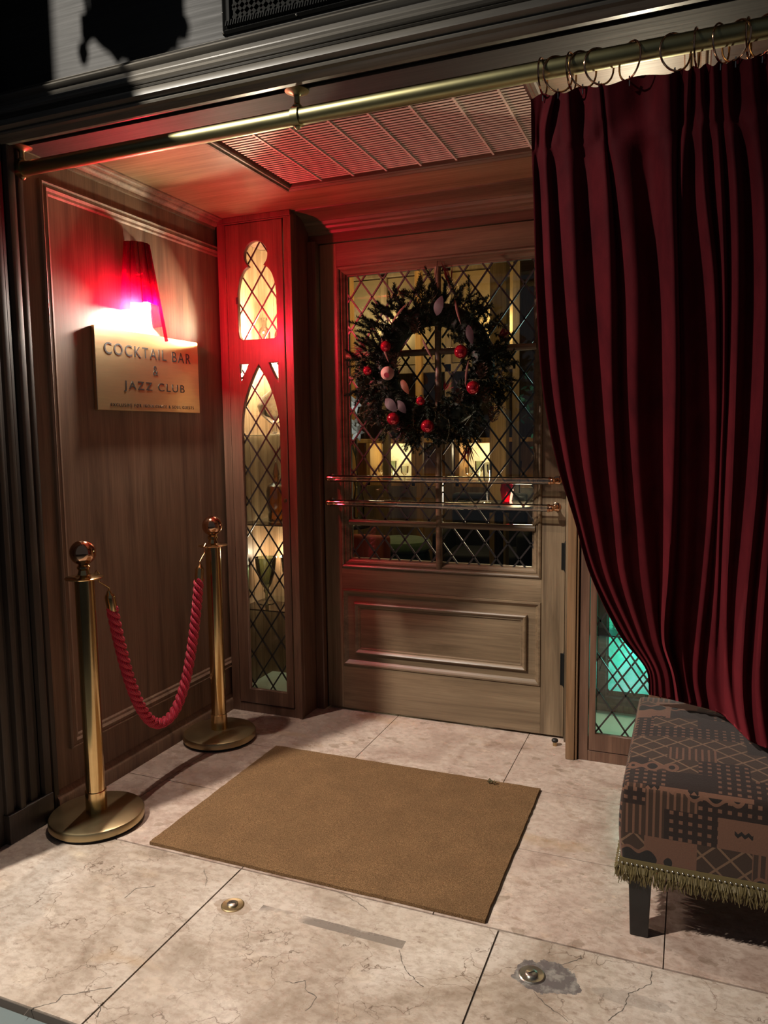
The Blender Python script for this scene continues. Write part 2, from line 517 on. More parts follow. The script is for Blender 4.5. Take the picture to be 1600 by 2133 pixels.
class MB:
    def __init__(s):
        s.bm = bmesh.new()
        s.mi = 0
        s.mats = []

    def use(s, m):
        if m not in s.mats:
            s.mats.append(m)
        s.mi = s.mats.index(m)
        return s

    def face(s, vs):
        try:
            f = s.bm.faces.new(vs)
            f.material_index = s.mi
            return f
        except ValueError:
            return None

    def poly(s, pts):
        return s.face([s.bm.verts.new(p) for p in pts])

    def box(s, x0, x1, y0, y1, z0, z1):
        v = [s.bm.verts.new((x, y, z)) for z in (z0, z1) for y in (y0, y1) for x in (x0, x1)]
        for a in ((0, 2, 3, 1), (4, 5, 7, 6), (0, 1, 5, 4), (2, 6, 7, 3), (0, 4, 6, 2), (1, 3, 7, 5)):
            s.face([v[i] for i in a])
        return s

    def bar(s, p0, p1, w, t, up=(0, 1, 0)):
        """straight bar between two points; w across, t along up"""
        p0, p1 = Vector(p0), Vector(p1)
        d = (p1 - p0).normalized()
        upv = Vector(up)
        a = d.cross(upv).normalized() * w / 2
        b = upv.normalized() * t / 2
        v = [s.bm.verts.new(p + i * a + j * b) for p in (p0, p1) for i, j in ((-1, -1), (1, -1), (1, 1), (-1, 1))]
        for q in ((0, 1, 2, 3), (7, 6, 5, 4), (0, 4, 5, 1), (1, 5, 6, 2), (2, 6, 7, 3), (3, 7, 4, 0)):
            s.face([v[i] for i in q])
        return s

    def prism(s, prof, ax, a0, a1):
        """closed profile extruded along axis; prof in the two other axes in xyz order"""
        def P(p, t):
            return {'x': (t, p[0], p[1]), 'y': (p[0], t, p[1]), 'z': (p[0], p[1], t)}[ax]
        A = [s.bm.verts.new(P(p, a0)) for p in prof]
        B = [s.bm.verts.new(P(p, a1)) for p in prof]
        n = len(prof)
        for i in range(n):
            s.face([A[i], A[(i + 1) % n], B[(i + 1) % n], B[i]])
        s.face(A[::-1])
        s.face(B)
        return s

    def frame(s, ax, base, sgn, u0, u1, v0, v1, prof, fill=False):
        """mitred rectangular moulding. prof: list of (inset, height)"""
        loops = []
        for d, h in prof:
            c = base + sgn * h
            r = []
            for u, v in ((u0 + d, v0 + d), (u1 - d, v0 + d), (u1 - d, v1 - d), (u0 + d, v1 - d)):
                r.append(s.bm.verts.new({'y': (u, c, v), 'x': (c, u, v), 'z': (u, v, c)}[ax]))
            loops.append(r)
        for a, b in zip(loops, loops[1:]):
            for i in range(4):
                s.face([a[i], a[(i + 1) % 4], b[(i + 1) % 4], b[i]])
        if fill:
            s.face(loops[-1])
        return s

    def tube(s, pts, rad, n=12, cap=True, closed=False):
        pts = [Vector(p) for p in pts]
        if isinstance(rad, (int, float)):
            rad = [rad] * len(pts)
        up = None
        rings = []
        m = len(pts)
        for i, p in enumerate(pts):
            if closed:
                d = (pts[(i + 1) % m] - pts[i - 1]).normalized()
            else:
                d = (pts[min(i + 1, m - 1)] - pts[max(i - 1, 0)]).normalized()
            if up is None:
                up = Vector((0, 0, 1)) if abs(d.z) < 0.9 else Vector((1, 0, 0))
            a = (up - d * up.dot(d))
            if a.length < 1e-5:
                a = d.orthogonal()
            a.normalize()
            up = a
            b = d.cross(a)
            rings.append([s.bm.verts.new(p + (a * math.cos(2 * PI * j / n) + b * math.sin(2 * PI * j / n)) * rad[i]) for j in range(n)])
        for i in range(m if closed else m - 1):
            A, B = rings[i], rings[(i + 1) % m]
            for j in range(n):
                s.face([A[j], A[(j + 1) % n], B[(j + 1) % n], B[j]])
        if cap and not closed:
            s.face(rings[0][::-1])
            s.face(rings[-1])
        return s

    def lathe(s, c, prof, n=32, ax=(0, 0, 1)):
        """prof: (radius, height) pairs; c base point"""
        M = Matrix.Translation(Vector(c)) @ rot_to(ax)
        rings = []
        for r, h in prof:
            if r < 1e-5:
                rings.append([s.bm.verts.new(M @ Vector((0, 0, h)))])
            else:
                rings.append([s.bm.verts.new(M @ Vector((r * math.cos(2 * PI * j / n), r * math.sin(2 * PI * j / n), h))) for j in range(n)])
        for A, B in zip(rings, rings[1:]):
            for j in range(n):
                k2 = (j + 1) % n
                if len(A) == 1 and len(B) == 1:
                    continue
                if len(A) == 1:
                    s.face([A[0], B[j], B[k2]])
                elif len(B) == 1:
                    s.face([A[j], A[k2], B[0]])
                else:
                    s.face([A[j], A[k2], B[k2], B[j]])
        if len(rings[0]) > 1:
            s.face(rings[0][::-1])
        if len(rings[-1]) > 1:
            s.face(rings[-1])
        return s

    def ball(s, c, r, seg=16, sq=(1, 1, 1)):
        m = Matrix.Translation(Vector(c)) @ Matrix.Diagonal((r * sq[0], r * sq[1], r * sq[2], 1))
        g = bmesh.ops.create_uvsphere(s.bm, u_segments=seg, v_segments=max(6, seg // 2), radius=1, matrix=m)
        for v in g['verts']:
            for f in v.link_faces:
                f.material_index = s.mi
        return s

    def build(s, name, mat=None, parent=None, bevel=0.0, smooth=False, seg=1, angle=0.6):
        if mat is not None:
            s.mats = [mat] if not s.mats else s.mats
        bmesh.ops.recalc_face_normals(s.bm, faces=s.bm.faces)
        if bevel:
            es = [e for e in s.bm.edges if len(e.link_faces) == 2 and e.calc_face_angle(0) > 0.5]
            bmesh.ops.bevel(s.bm, geom=es, offset=bevel, segments=seg, affect='EDGES', profile=0.6, clamp_overlap=True)
        if parent is not None:
            p = parent
            off = Vector((0, 0, 0))
            while p is not None:
                off += p.location
                p = p.parent
            bmesh.ops.translate(s.bm, verts=s.bm.verts, vec=-off)
        me = bpy.data.meshes.new(name)
        s.bm.to_mesh(me)
        s.bm.free()
        for m in s.mats:
            me.materials.append(m)
        if smooth:
            for f in me.polygons:
                f.use_smooth = True
            me.set_sharp_from_angle(angle=angle)
        o = bpy.data.objects.new(name, me)
        col.objects.link(o)
        if parent is not None:
            o.parent = parent
        return o


def tag(o, label=None, cat=None, group=None, kind=None):
    if label: o['label'] = label
    if cat: o['category'] = cat
    if group: o['group'] = group
    if kind: o['kind'] = kind
    return o


def thing(name, loc, label, cat, group=None, kind=None):
    o = bpy.data.objects.new(name, None)
    o.empty_display_size = 0.05
    o.location = loc
    col.objects.link(o)
    return tag(o, label, cat, group, kind)


def struct(o, label, cat):
    return tag(o, label, cat, kind='structure')


def copy_tree(o, loc):
    c = o.copy()
    col.objects.link(c)
    c.location = loc

    def rec(src, dst):
        for ch in list(src.children):
            d = ch.copy()
            col.objects.link(d)
            d.parent = dst
            rec(ch, d)
    rec(o, c)
    return c


def outline(name, loops, y0, y1, mat, parent, bevel=0.003):
    """flat board in the xz plane with holes, from y0 (front) to y1"""
    cu = bpy.data.curves.new(name, 'CURVE')
    cu.dimensions = '2D'
    cu.fill_mode = 'BOTH'
    cu.extrude = (y1 - y0) / 2 - bevel
    cu.bevel_depth = bevel
    cu.bevel_resolution = 1
    cu.offset = -bevel
    off = Vector((0, 0, 0))
    p = parent
    while p is not None:
        off += p.location
        p = p.parent
    for lp in loops:
        sp = cu.splines.new('POLY')
        sp.points.add(len(lp) - 1)
        for i, (x, z) in enumerate(lp):
            sp.points[i].co = (x - off.x, z - off.z, 0, 1)
        sp.use_cyclic_u = True
    t = bpy.data.objects.new('tmp', cu)
    col.objects.link(t)
    dg = bpy.context.evaluated_depsgraph_get()
    me = bpy.data.meshes.new_from_object(t.evaluated_get(dg))
    bpy.data.objects.remove(t)
    me.transform(Matrix(((1, 0, 0, 0), (0, 0, -1, (y0 + y1) / 2 - off.y), (0, 1, 0, 0), (0, 0, 0, 1))))
    me.name = name
    me.materials.clear()
    me.materials.append(mat)
    o = bpy.data.objects.new(name, me)
    col.objects.link(o)
    o.parent = parent
    return o


def text_mesh(txt, size, space=1.0):
    cu = bpy.data.curves.new('t', 'FONT')
    cu.body = txt
    cu.size = size
    cu.align_x = 'CENTER'
    cu.align_y = 'CENTER'
    cu.extrude = 0.0008
    cu.space_character = space
    t = bpy.data.objects.new('tmp', cu)
    col.objects.link(t)
    dg = bpy.context.evaluated_depsgraph_get()
    me = bpy.data.meshes.new_from_object(t.evaluated_get(dg))
    bpy.data.objects.remove(t)
    return me


def lattice(mb, x0, x1, z0, z1, y, px, pz, w, t, ox=0.0, oz=0.0):
    """diagonal lead bars clipped to a rectangle"""
    k = pz / px
    for sg in (1, -1):
        n0 = -int((z1 - z0) / pz) - int((x1 - x0) / px) - 4
        for i in range(n0, -n0):
            c = oz + i * pz            # z = z0 + c + sg*k*(x-x0-ox)
            pts = []
            for x in (x0, x1):
                z = z0 + c + sg * k * (x - x0 - ox)
                if z0 <= z <= z1:
                    pts.append((x, z))
            for z in (z0, z1):
                x = x0 + ox + (z - z0 - c) / (sg * k)
                if x0 < x < x1:
                    pts.append((x, z))
            if len(pts) >= 2:
                a, b = min(pts), max(pts)
                if math.hypot(a[0] - b[0], a[1] - b[1]) > 0.012:
                    mb.bar((a[0], y, a[1]), (b[0], y, b[1]), w, t)
    return mb


# ================================================================== SETTING
YC = -0.182       # front plane of the cabinets
ZC = 2.345        # ceiling
# --- floor
mb = MB()
mb.use(grout).box(-0.6, 3.4, -2.04, 0.05, -0.10, -0.004)
mb.use(stone_in)
g = 0.0016


def slab(m, x0, x1, y0, y1, gg=g):
    m.box(x0 + gg, x1 - gg, y0 + gg, y1 - gg, -0.03, 0)


for ys in ((-1.36, -0.94), (-0.94, -0.52), (-0.52, 0.05)):
    for xs in ((-0.6, -0.42), (-0.42, 0.20), (0.20, 0.82), (0.82, 1.45), (1.45, 2.06), (2.06, 2.68), (2.68, 3.4)):
        slab(mb, *xs, *ys)
mb.use(stone_out)
for xs in ((-0.6, 0.0), (0.0, 0.82), (0.82, 1.64), (1.64, 2.46), (2.46, 3.4)):
    slab(mb, *xs, -2.04, -1.362, 0.0026)
mb.use(grout)
for crk in ([(235, 2055), (180, 2066), (132, 2072), (117, 2087), (60, 2102), (42, 2122)], [(205, 2092), (212, 2098), (206, 2110), (200, 2124)],
            [(595, 2045), (615, 2047), (637, 2042), (635, 2060), (648, 2070), (660, 2077), (650, 2095), (632, 2110)],
            [(1110, 2062), (1130, 2087), (1160, 2110), (1190, 2131)], [(1357, 2024), (1355, 2050), (1310, 2070), (1300, 2100), (1262, 2131)],
            [(1162, 2012), (1190, 2004), (1210, 1995), (1212, 1984)], [(832, 1980), (836, 2000), (850, 2026), (885, 2060)],
            [(260, 1870), (285, 1850), (330, 1845)], [(425, 1810), (432, 1835), (425, 1850)], [(700, 1855), (745, 1880), (770, 1900)]):
    P_ = [at_z(a_, b_, 0.0004) for a_, b_ in crk]
    Q_ = []
    for a_, b_ in zip(P_, P_[1:]):
        n_ = max(2, int((b_ - a_).length / 0.008))
        for i_ in range(n_):
            q_ = a_.lerp(b_, i_ / n_)
            Q_.append(q_ + Vector((R.uniform(-0.0022, 0.0022), R.uniform(-0.0022, 0.0022), 0)))
    for i_, (a_, b_) in enumerate(zip(Q_, Q_[1:])):
        d_ = (b_ - a_).normalized()
        e_ = Vector((-d_.y, d_.x, 0)) * R.uniform(0.0004, 0.0013)
        mb.poly([a_ - e_, b_ - e_, b_ + e_, a_ + e_])
fl = mb.build('floor')
struct(fl, 'polished pink beige stone floor with cracked threshold slabs', 'floor')
mb = MB().box(-6, 7, -9, -2.04, -0.30, -0.13)
kp = N('wet asphalt')
kp.set(Base_Color=kp.ramp(kp.noise(kp.co(), 60, 4, 0.7), [(0.3, (0.02, 0.022, 0.024)), (0.7, (0.06, 0.066, 0.068))]), Roughness=0.6)
struct(mb.build('ground', kp.m), 'dark pavement in front of the stone step', 'pavement')
mb = MB().box(-0.6, 3.4, -2.14, -2.045, -0.13, -0.012)
struct(mb.build('trim_1', plain('grey green curb', (0.12, 0.15, 0.15), 0.8), bevel=0.008), 'grey green stone edge of the step', 'step edge')

# --- left wall
mb = MB().box(-0.12, 0.0, -1.36, 0.12, 0.0, 2.40)
wl = mb.build('wall_left', wallwood)
struct(wl, 'brown wood panelled left wall of the porch', 'wall')
mb = MB()
mb.frame('x', 0.0, 1, -1.222, -0.10, 0.212, 2.228, [(0, 0), (0.0, 0.012), (0.006, 0.017), (0.012, 0.013), (0.018, 0.013), (0.024, 0.016), (0.032, 0.008), (0.040, 0.006), (0.046, 0.0)])
struct(mb.build('trim_2', wallwood, smooth=True, angle=0.5), 'raised moulding framing the big panel of the left wall', 'moulding')
mb = MB().prism([(0, 0), (0.02, 0), (0.02, 0.050), (0.017, 0.056), (0.012, 0.062), (0.010, 0.070), (0.004, 0.078), (0, 0.08)], 'y', -1.30, -0.17)
struct(mb.build('baseboard_left', wallwood, smooth=True, angle=0.5), 'wooden baseboard along the left wall', 'baseboard')
mb = MB().prism([(0, 2.30), (0.007, 2.301), (0.010, 2.308), (0.010, 2.313), (0.020, 2.316), (0.028, 2.324), (0.030, 2.330), (0.040, 2.333), (0.044, 2.338), (0.056, 2.340), (0.058, 2.346), (0, 2.346)], 'y', -1.30, YC)
struct(mb.build('trim_3', wallwood, smooth=True, angle=0.5), 'stepped crown moulding where left wall meets ceiling', 'crown moulding')
# --- left front pier with upright ribs
mb = MB().box(-0.55, -0.002, -1.60, -1.36, -0.13, 4.2)
mb.box(-0.55, -0.03, -2.0, -1.60, -0.13, 4.2)
for y, dx, wd in ((-1.30, 0.010, 0.022), (-1.345, 0.020, 0.030), (-1.40, 0.012, 0.030), (-1.455, 0.022, 0.022), (-1.50, 0.012, 0.030), (-1.56, 0.01, 0.03)):
    z1 = 2.31 if y > -1.37 else 4.2
    mb.box(-0.02, dx, y - wd / 2, y + wd / 2, 0.0, z1)
mb.box(-0.02, 0.026, -1.52, -1.33, 0.0, 0.10)
wp = mb.build('wall_left_front', pier_m, bevel=0.004, seg=2, smooth=True)
struct(wp, 'dark ribbed wooden pier at the left edge of the entrance', 'pier')
mb = MB().prism([(-0.04, 2.60), (0.06, 2.62), (0.13, 2.70), (0.17, 2.78), (0.21, 2.80), (0.21, 2.89), (-0.04, 2.89)], 'y', -2.10, -1.95)  # added above the view to throw shade across the left of the cornice
struct(mb.build('shadow_bracket', pier_m, bevel=0.004), 'unseen bracket added high on the left pier for its shadow', 'bracket')

# --- beam and fascia above
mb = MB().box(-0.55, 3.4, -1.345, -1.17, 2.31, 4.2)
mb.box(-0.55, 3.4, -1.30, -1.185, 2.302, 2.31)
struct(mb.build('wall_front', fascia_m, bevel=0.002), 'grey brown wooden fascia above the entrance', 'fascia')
prof = [(-1.345, 2.452), (-1.358, 2.450), (-1.366, 2.444), (-1.360, 2.440), (-1.372, 2.436), (-1.376, 2.430), (-1.372, 2.424),
        (-1.364, 2.418), (-1.362, 2.408), (-1.368, 2.402), (-1.374, 2.398), (-1.372, 2.392), (-1.378, 2.388), (-1.382, 2.380), (-1.378, 2.374),
        (-1.370, 2.371), (-1.374, 2.367), (-1.382, 2.363), (-1.374, 2.359), (-1.384, 2.354), (-1.396, 2.346), (-1.402, 2.336), (-1.404, 2.326),
        (-1.396, 2.321), (-1.388, 2.318), (-1.392, 2.312), (-1.390, 2.306), (-1.378, 2.303), (-1.372, 2.298), (-1.36, 2.292), (-1.345, 2.292)]
mb = MB().prism(prof, 'x', 0.0, 3.4)
struct(mb.build('trim_5', cornice_m, smooth=True, angle=0.35), 'many stepped cornice along the bottom of the fascia', 'cornice')

# --- ceiling
GX0, GX1, GY0, GY1 = 0.53, 1.655, -1.14, -0.43
mb = MB()
mb.box(-0.02, GX0, -1.18, 0.02, ZC, ZC + 0.03)
mb.box(GX1, 3.4, -1.18, 0.02, ZC, ZC + 0.03)
mb.box(GX0, GX1, GY1, 0.02, ZC, ZC + 0.03)
mb.box(GX0, GX1, -1.18, GY0, ZC, ZC + 0.03)
mb.box(-0.1, 3.4, -1.18, 0.02, 2.5, 2.55)
struct(mb.build('ceiling', ceilwood), 'varnished wood ceiling of the entrance porch', 'ceiling')
mb = MB()
for x in (2.045, 2.085):
    mb.box(x, x + 0.016, -1.17, YC, ZC - 0.014, ZC)
mb.box(2.065, 2.080, -1.17, YC, ZC - 0.008, ZC)
struct(mb.build('trim_6', ceilwood, bevel=0.003), 'thin double moulding across the ceiling at right', 'moulding')
mb = MB().box(2.11, 3.4, -1.17, YC, ZC - 0.035, ZC)
struct(mb.build('trim_7', cab_x, bevel=0.003), 'lower reddish ceiling panel beyond the moulding', 'ceiling panel')

v = thing('ceiling_vent', (1.09, -0.785, ZC), 'large slatted ceiling vent in a dark wooden frame', 'vent')
mb = MB()
pr = [(0, 0), (0, 0.010), (0.006, 0.014), (0.016, 0.014), (0.022, 0.008), (0.03, 0.008), (0.034, 0.004), (0.040, -0.03)]
mb.frame('z', ZC, -1, GX0, GX1, GY0, GY1, pr)
mb.build('frame', wood_x, v, smooth=True, angle=0.4)
mb = MB()
y = GY0 + 0.045
while y < GY1 - 0.042:
    mb.bar((GX0 + 0.045, y, ZC + 0.004), (GX1 - 0.045, y, ZC + 0.004), 0.0105, 0.002, (0, 0, 1))
    y += 0.0195
for i in range(1, 8):
    x = GX0 + 0.04 + i * (GX1 - GX0 - 0.08) / 7.55
    mb.box(x - 0.0035, x + 0.0035, GY0 + 0.042, GY1 - 0.042, ZC - 0.001, ZC + 0.010)
mb.build('slats', grille_m, v)
MB().box(GX0 + 0.03, GX1 - 0.03, GY0 + 0.03, GY1 - 0.03, ZC + 0.045, ZC + 0.05).build('backing', plain('dark red duct', (0.14, 0.05, 0.04), 0.8), v)

# --- fascia vent grille
FVX0, FVX1, FVZ0, FVZ1 = 0.845, 2.3, 2.463, 2.90
v = thing('wall_vent', ((FVX0 + FVX1) / 2, -1.346, FVZ0), 'black cast iron lattice vent high on the fascia', 'vent')
mb = MB()
mb.frame('y', -1.345, -1, FVX0, FVX1, FVZ0, FVZ1, [(0, 0), (0, 0.006), (0.006, 0.012), (0.012, 0.006), (0.02, 0.014), (0.028, 0.014), (0.034, 0.004), (0.04, 0.004), (0.04, 0.0)])
x = FVX0 + 0.016
while x < FVX1 - 0.016:
    mb.bar((x, -1.360, FVZ0 + 0.016), (x + 0.004, -1.360, FVZ0 + 0.030), 0.003, 0.004)
    x += 0.008
mb.build('frame', iron, v, smooth=True)
mb = MB()
lattice(mb, FVX0 + 0.036, FVX1 - 0.036, FVZ0 + 0.036, FVZ1 - 0.036, -1.350, 0.030, 0.030, 0.0125, 0.004)
mb.build('lattice', plain('grey iron', (0.016, 0.016, 0.015), 0.85, 0.0, None, 0.0, Specular_IOR_Level=0.12), v)
MB().box(FVX0 + 0.03, FVX1 - 0.03, -1.3475, -1.3455, FVZ0 + 0.03, FVZ1 - 0.03).build('backing', plain('dark maroon backing', (0.03, 0.004, 0.004), 0.9), v)
for (x, z) in [(FVX0 + 0.004, FVZ0 + 0.004), (FVX0 + 0.004, FVZ0 + 0.055), (FVX0 + 0.004, FVZ0 + 0.10), (FVX0 + 0.235, FVZ0 + 0.004), (FVX0 + 0.47, FVZ0 + 0.004)]:
    MB().ball((x, -1.354, z), 0.0035, 10).build('screw', steel, v, smooth=True)

# --- wall around the door, header cove
mb = MB()
mb.box(0.385, 1.66, 0.0, 0.10, 2.232, 2.42)
mb.box(0.385, 0.448, 0.012, 0.10, 0, 2.24)
mb.box(1.607, 1.66, 0.012, 0.10, 0, 2.24)
struct(mb.build('wall_back', cab_x), 'dark wooden wall around the entrance door', 'wall')
hp = [(-0.17, 2.346), (-0.168, 2.340), (-0.12, 2.338), (-0.085, 2.333), (-0.066, 2.324), (-0.060, 2.318), (-0.052, 2.318), (-0.044, 2.306), (-0.034, 2.300), (-0.030, 2.292), (-0.014, 2.284), (-0.010, 2.272), (0.0, 2.270), (0.0, 2.346)]
mb = MB().prism(hp, 'x', 0.40, 1.655)
struct(mb.build('trim_8', wood_x, smooth=True, angle=0.4), 'curved wooden cove moulding above the door', 'moulding')
mb = MB().box(1.640, 1.676, YC - 0.020, 0.02, 0, 2.345)
mb.box(1.676, 1.686, YC - 0.012, 0.0, 0, 2.345)
struct(mb.build('trim_9', trimwood, bevel=0.005, seg=2, smooth=True), 'golden brown upright jamb right of the door', 'door jamb')
mb = MB().box(1.607, 1.640, -0.03, 0.012, 0, 2.24)
struct(mb.build('trim_10', wood_z, bevel=0.003), 'inner wooden door post behind the hinges', 'door jamb')
mb = MB().box(0.405, 0.448, -0.03, 0.012, 0, 2.24)
struct(mb.build('trim_11', cab_z, bevel=0.003), 'dark wooden door post beside the left display cabinet', 'door jamb')

# right of the right cabinet and right wall (behind the curtain)
mb = MB().box(2.052, 3.4, YC, YC + 0.1, 0, ZC)
struct(mb.build('wall_back_right', cab_z), 'wooden wall right of the right display cabinet', 'wall')
mb = MB().box(3.3, 3.4, -1.36, YC, 0, ZC)
struct(mb.build('wall_right', wallwood), 'wood panelled right wall of the porch', 'wall')

# ================================================================== DOOR
D0, D1, DZ = 0.456, 1.601, 2.226
GL0, GL1, GZ0, GZ1 = 0.585, 1.468, 0.739, 2.077
door = thing('door_1', (D0, 0, 0.0), 'brown wooden entrance door with leaded glass and glass tube handles', 'door', kind='structure')
mb = MB()
mb.box(D0, 0.541, 0.0, 0.045, 0.012, DZ)
mb.box(1.500, D1, 0.0, 0.045, 0.012, DZ)
mb.build('stile', wood_z, door, bevel=0.0015)
mb = MB()
mb.box(0.541, 1.5, 0.0, 0.045, 2.122, DZ)
mb.box(0.541, 1.5, 0.0, 0.045, 0.607, 0.711)
mb.box(0.541, 1.5, 0.0, 0.045, 0.012, 0.229)
mb.build('rail', wood_x, door, bevel=0.0012)
mb = MB()
mb.frame('y', 0, -1, 0.541, 1.5, 0.711, 2.122, [(0, -0.002), (0.002, 0.006), (0.008, 0.010), (0.014, 0.006), (0.018, -0.004), (0.024, -0.002), (0.030, -0.010), (0.036, -0.014), (0.040, -0.024), (0.0455, -0.024), (0.0455, -0.044)])
mb.build('glazing_frame', wood_x, door, smooth=True, angle=0.4)
mb = MB()
mb.frame('y', 0, -1, 0.541, 1.5, 0.229, 0.607, [(0, 0.0), (0.003, 0.006), (0.010, 0.008), (0.015, 0.002), (0.020, -0.002), (0.026, -0.008), (0.062, -0.008),
         (0.064, 0.006), (0.070, 0.010), (0.076, 0.006), (0.082, -0.001), (0.088, 0.000), (0.092, -0.006), (0.104, -0.004)], fill=True)
mb.build('panel', wood_x, door, smooth=True, angle=0.4)
# muntins (half round bars)
mb = MB()
for z in (0.930, 1.710):
    mb.tube([(GL0 - 0.002, 0.012, z), (GL1 + 0.002, 0.012, z)], 0.0145, 16)
mb.tube([(1.031, 0.010, GZ0 - 0.012), (1.031, 0.010, GZ1)], 0.0150, 16)
mb.build('muntin', wood_x, door, smooth=True)
cols_ = ((GL0 + 0.002, 1.018), (1.044, GL1 - 0.002))
rows_ = ((GZ0, 0.917), (0.943, 1.697), (1.723, GZ1))
for ri, (z0, z1) in enumerate(rows_):
    for ci, (x0, x1) in enumerate(cols_):
        p = MB().box(x0, x1, 0.028, 0.032, z0, z1).build('glass_pane', clear, door)
        mb = MB()
        hh = 0.137 if ri == 0 else 0.1445
        ww = 0.1035 if ri == 0 else 0.108
        lattice(mb, x0, x1, z0, z1, 0.027, ww, hh, 0.0072, 0.007, ww * (0.12 + 0.3 * ci), hh * (0.35 + 0.2 * ri))
        mb.build('lead_lattice', lead, p)
# handles: two glass tubes on brass ends
for z, dx in ((1.143, 0.004), (1.028, 0.0)):
    xl, xr = 0.519 + dx, 1.540 + dx
    h = MB().tube([(xl, -0.068, z), (xr, -0.068, z)], 0.0155, 20).build('handle', tube_glass, door, smooth=True)
    mb = MB()
    for x in (xl, xr):
        s_ = -1 if x == xl else 1
        mb.ball((x + s_ * 0.010, -0.068, z), 0.0155, 16)
        mb.tube([(x + s_ * 0.010, -0.068, z), (x + s_ * 0.016, -0.03, z), (x + s_ * 0.022, 0.0, z)], [0.010, 0.008, 0.011], 12)
        mb.lathe((x + s_ * 0.022, 0.0, z), [(0.019, 0), (0.019, 0.003), (0.012, 0.006), (0, 0.006)], 18, (0, -1, 0))
        mb.tube([(x - s_ * 0.004, -0.068, z), (x + s_ * 0.004, -0.068, z)], 0.0175, 18)
    mb.build('handle_mount', copper, h, smooth=True)
for z0, z1 in ((0.235, 0.40), (0.745, 0.885), (1.85, 1.99)):
    mb = MB().lathe((1.6045, -0.010, z0), [(0.0, 0), (0.004, 0.003), (0.005, 0.008), (0.0085, 0.012), (0.0085, z1 - z0 - 0.012), (0.005, z1 - z0 - 0.008), (0.004, z1 - z0 - 0.003), (0, z1 - z0)], 14)
    mb.box(1.585, 1.624, -0.003, 0.004, z0 + 0.012, z1 - 0.012)
    mb.build('hinge', iron, door, smooth=True)

# ================================================================== DISPLAY CABINETS


def arc(cx, cz, r, a0, a1, n, rz=None):
    rz = rz or r
    return [(cx + r * math.cos(math.radians(a0 + (a1 - a0) * i / n)), cz + rz * math.sin(math.radians(a0 + (a1 - a0) * i / n))) for i in range(n + 1)]


def gothic_cut(o0, o1):
    c = (o0 + o1) / 2
    w_ = (o1 - o0) / 2
    up = []
    # keyhole: circle on top, arch below
    cz, r = 2.168, 0.061
    up += arc(c, cz, r, -52, 232, 26)
    nz = up[-1][1]
    # left shoulder from neck to spring
    for i in range(1, 9):
        t = i / 8
        up.append((c - 0.0375 - (w_ - 0.0375) * math.sin(t * PI / 2), 1.975 + (nz - 0.004 - 1.975) * math.cos(t * PI / 2)))
    up += [(o0, 1.83), (o0 + 0.004, 1.80), (o0 + 0.018, 1.790), (o1 - 0.018, 1.790), (o1 - 0.004, 1.80), (o1, 1.83)]
    for i in range(8, 0, -1):
        t = i / 8
        up.append((c + 0.0375 + (w_ - 0.0375) * math.sin(t * PI / 2), 1.975 + (nz - 0.004 - 1.975) * math.cos(t * PI / 2)))
    # lancet
    lan = [(o0, 0.118), (o1, 0.118)]
    n = 12
    for i in range(n + 1):
        t = i / n
        lan.append((c + w_ * (1 - t ** 1.7), 1.38 + 0.295 * t ** 0.92))
    for i in range(n - 1, -1, -1):
        t = i / n
        lan.append((c - w_ * (1 - t ** 1.7), 1.38 + 0.295 * t ** 0.92))
    # spandrels
    spL, spR = [], []
    for s_, L in ((-1, spL), (1, spR)):
        e = c + s_ * w_
        L += [(e, 1.680), (e, 1.595)]
        for i in range(1, 6):
            t = i / 5
            L.append((e - s_ * 0.047 * t ** 0.9, 1.595 + 0.085 * t ** 1.1))
    return up, lan, spL, spR


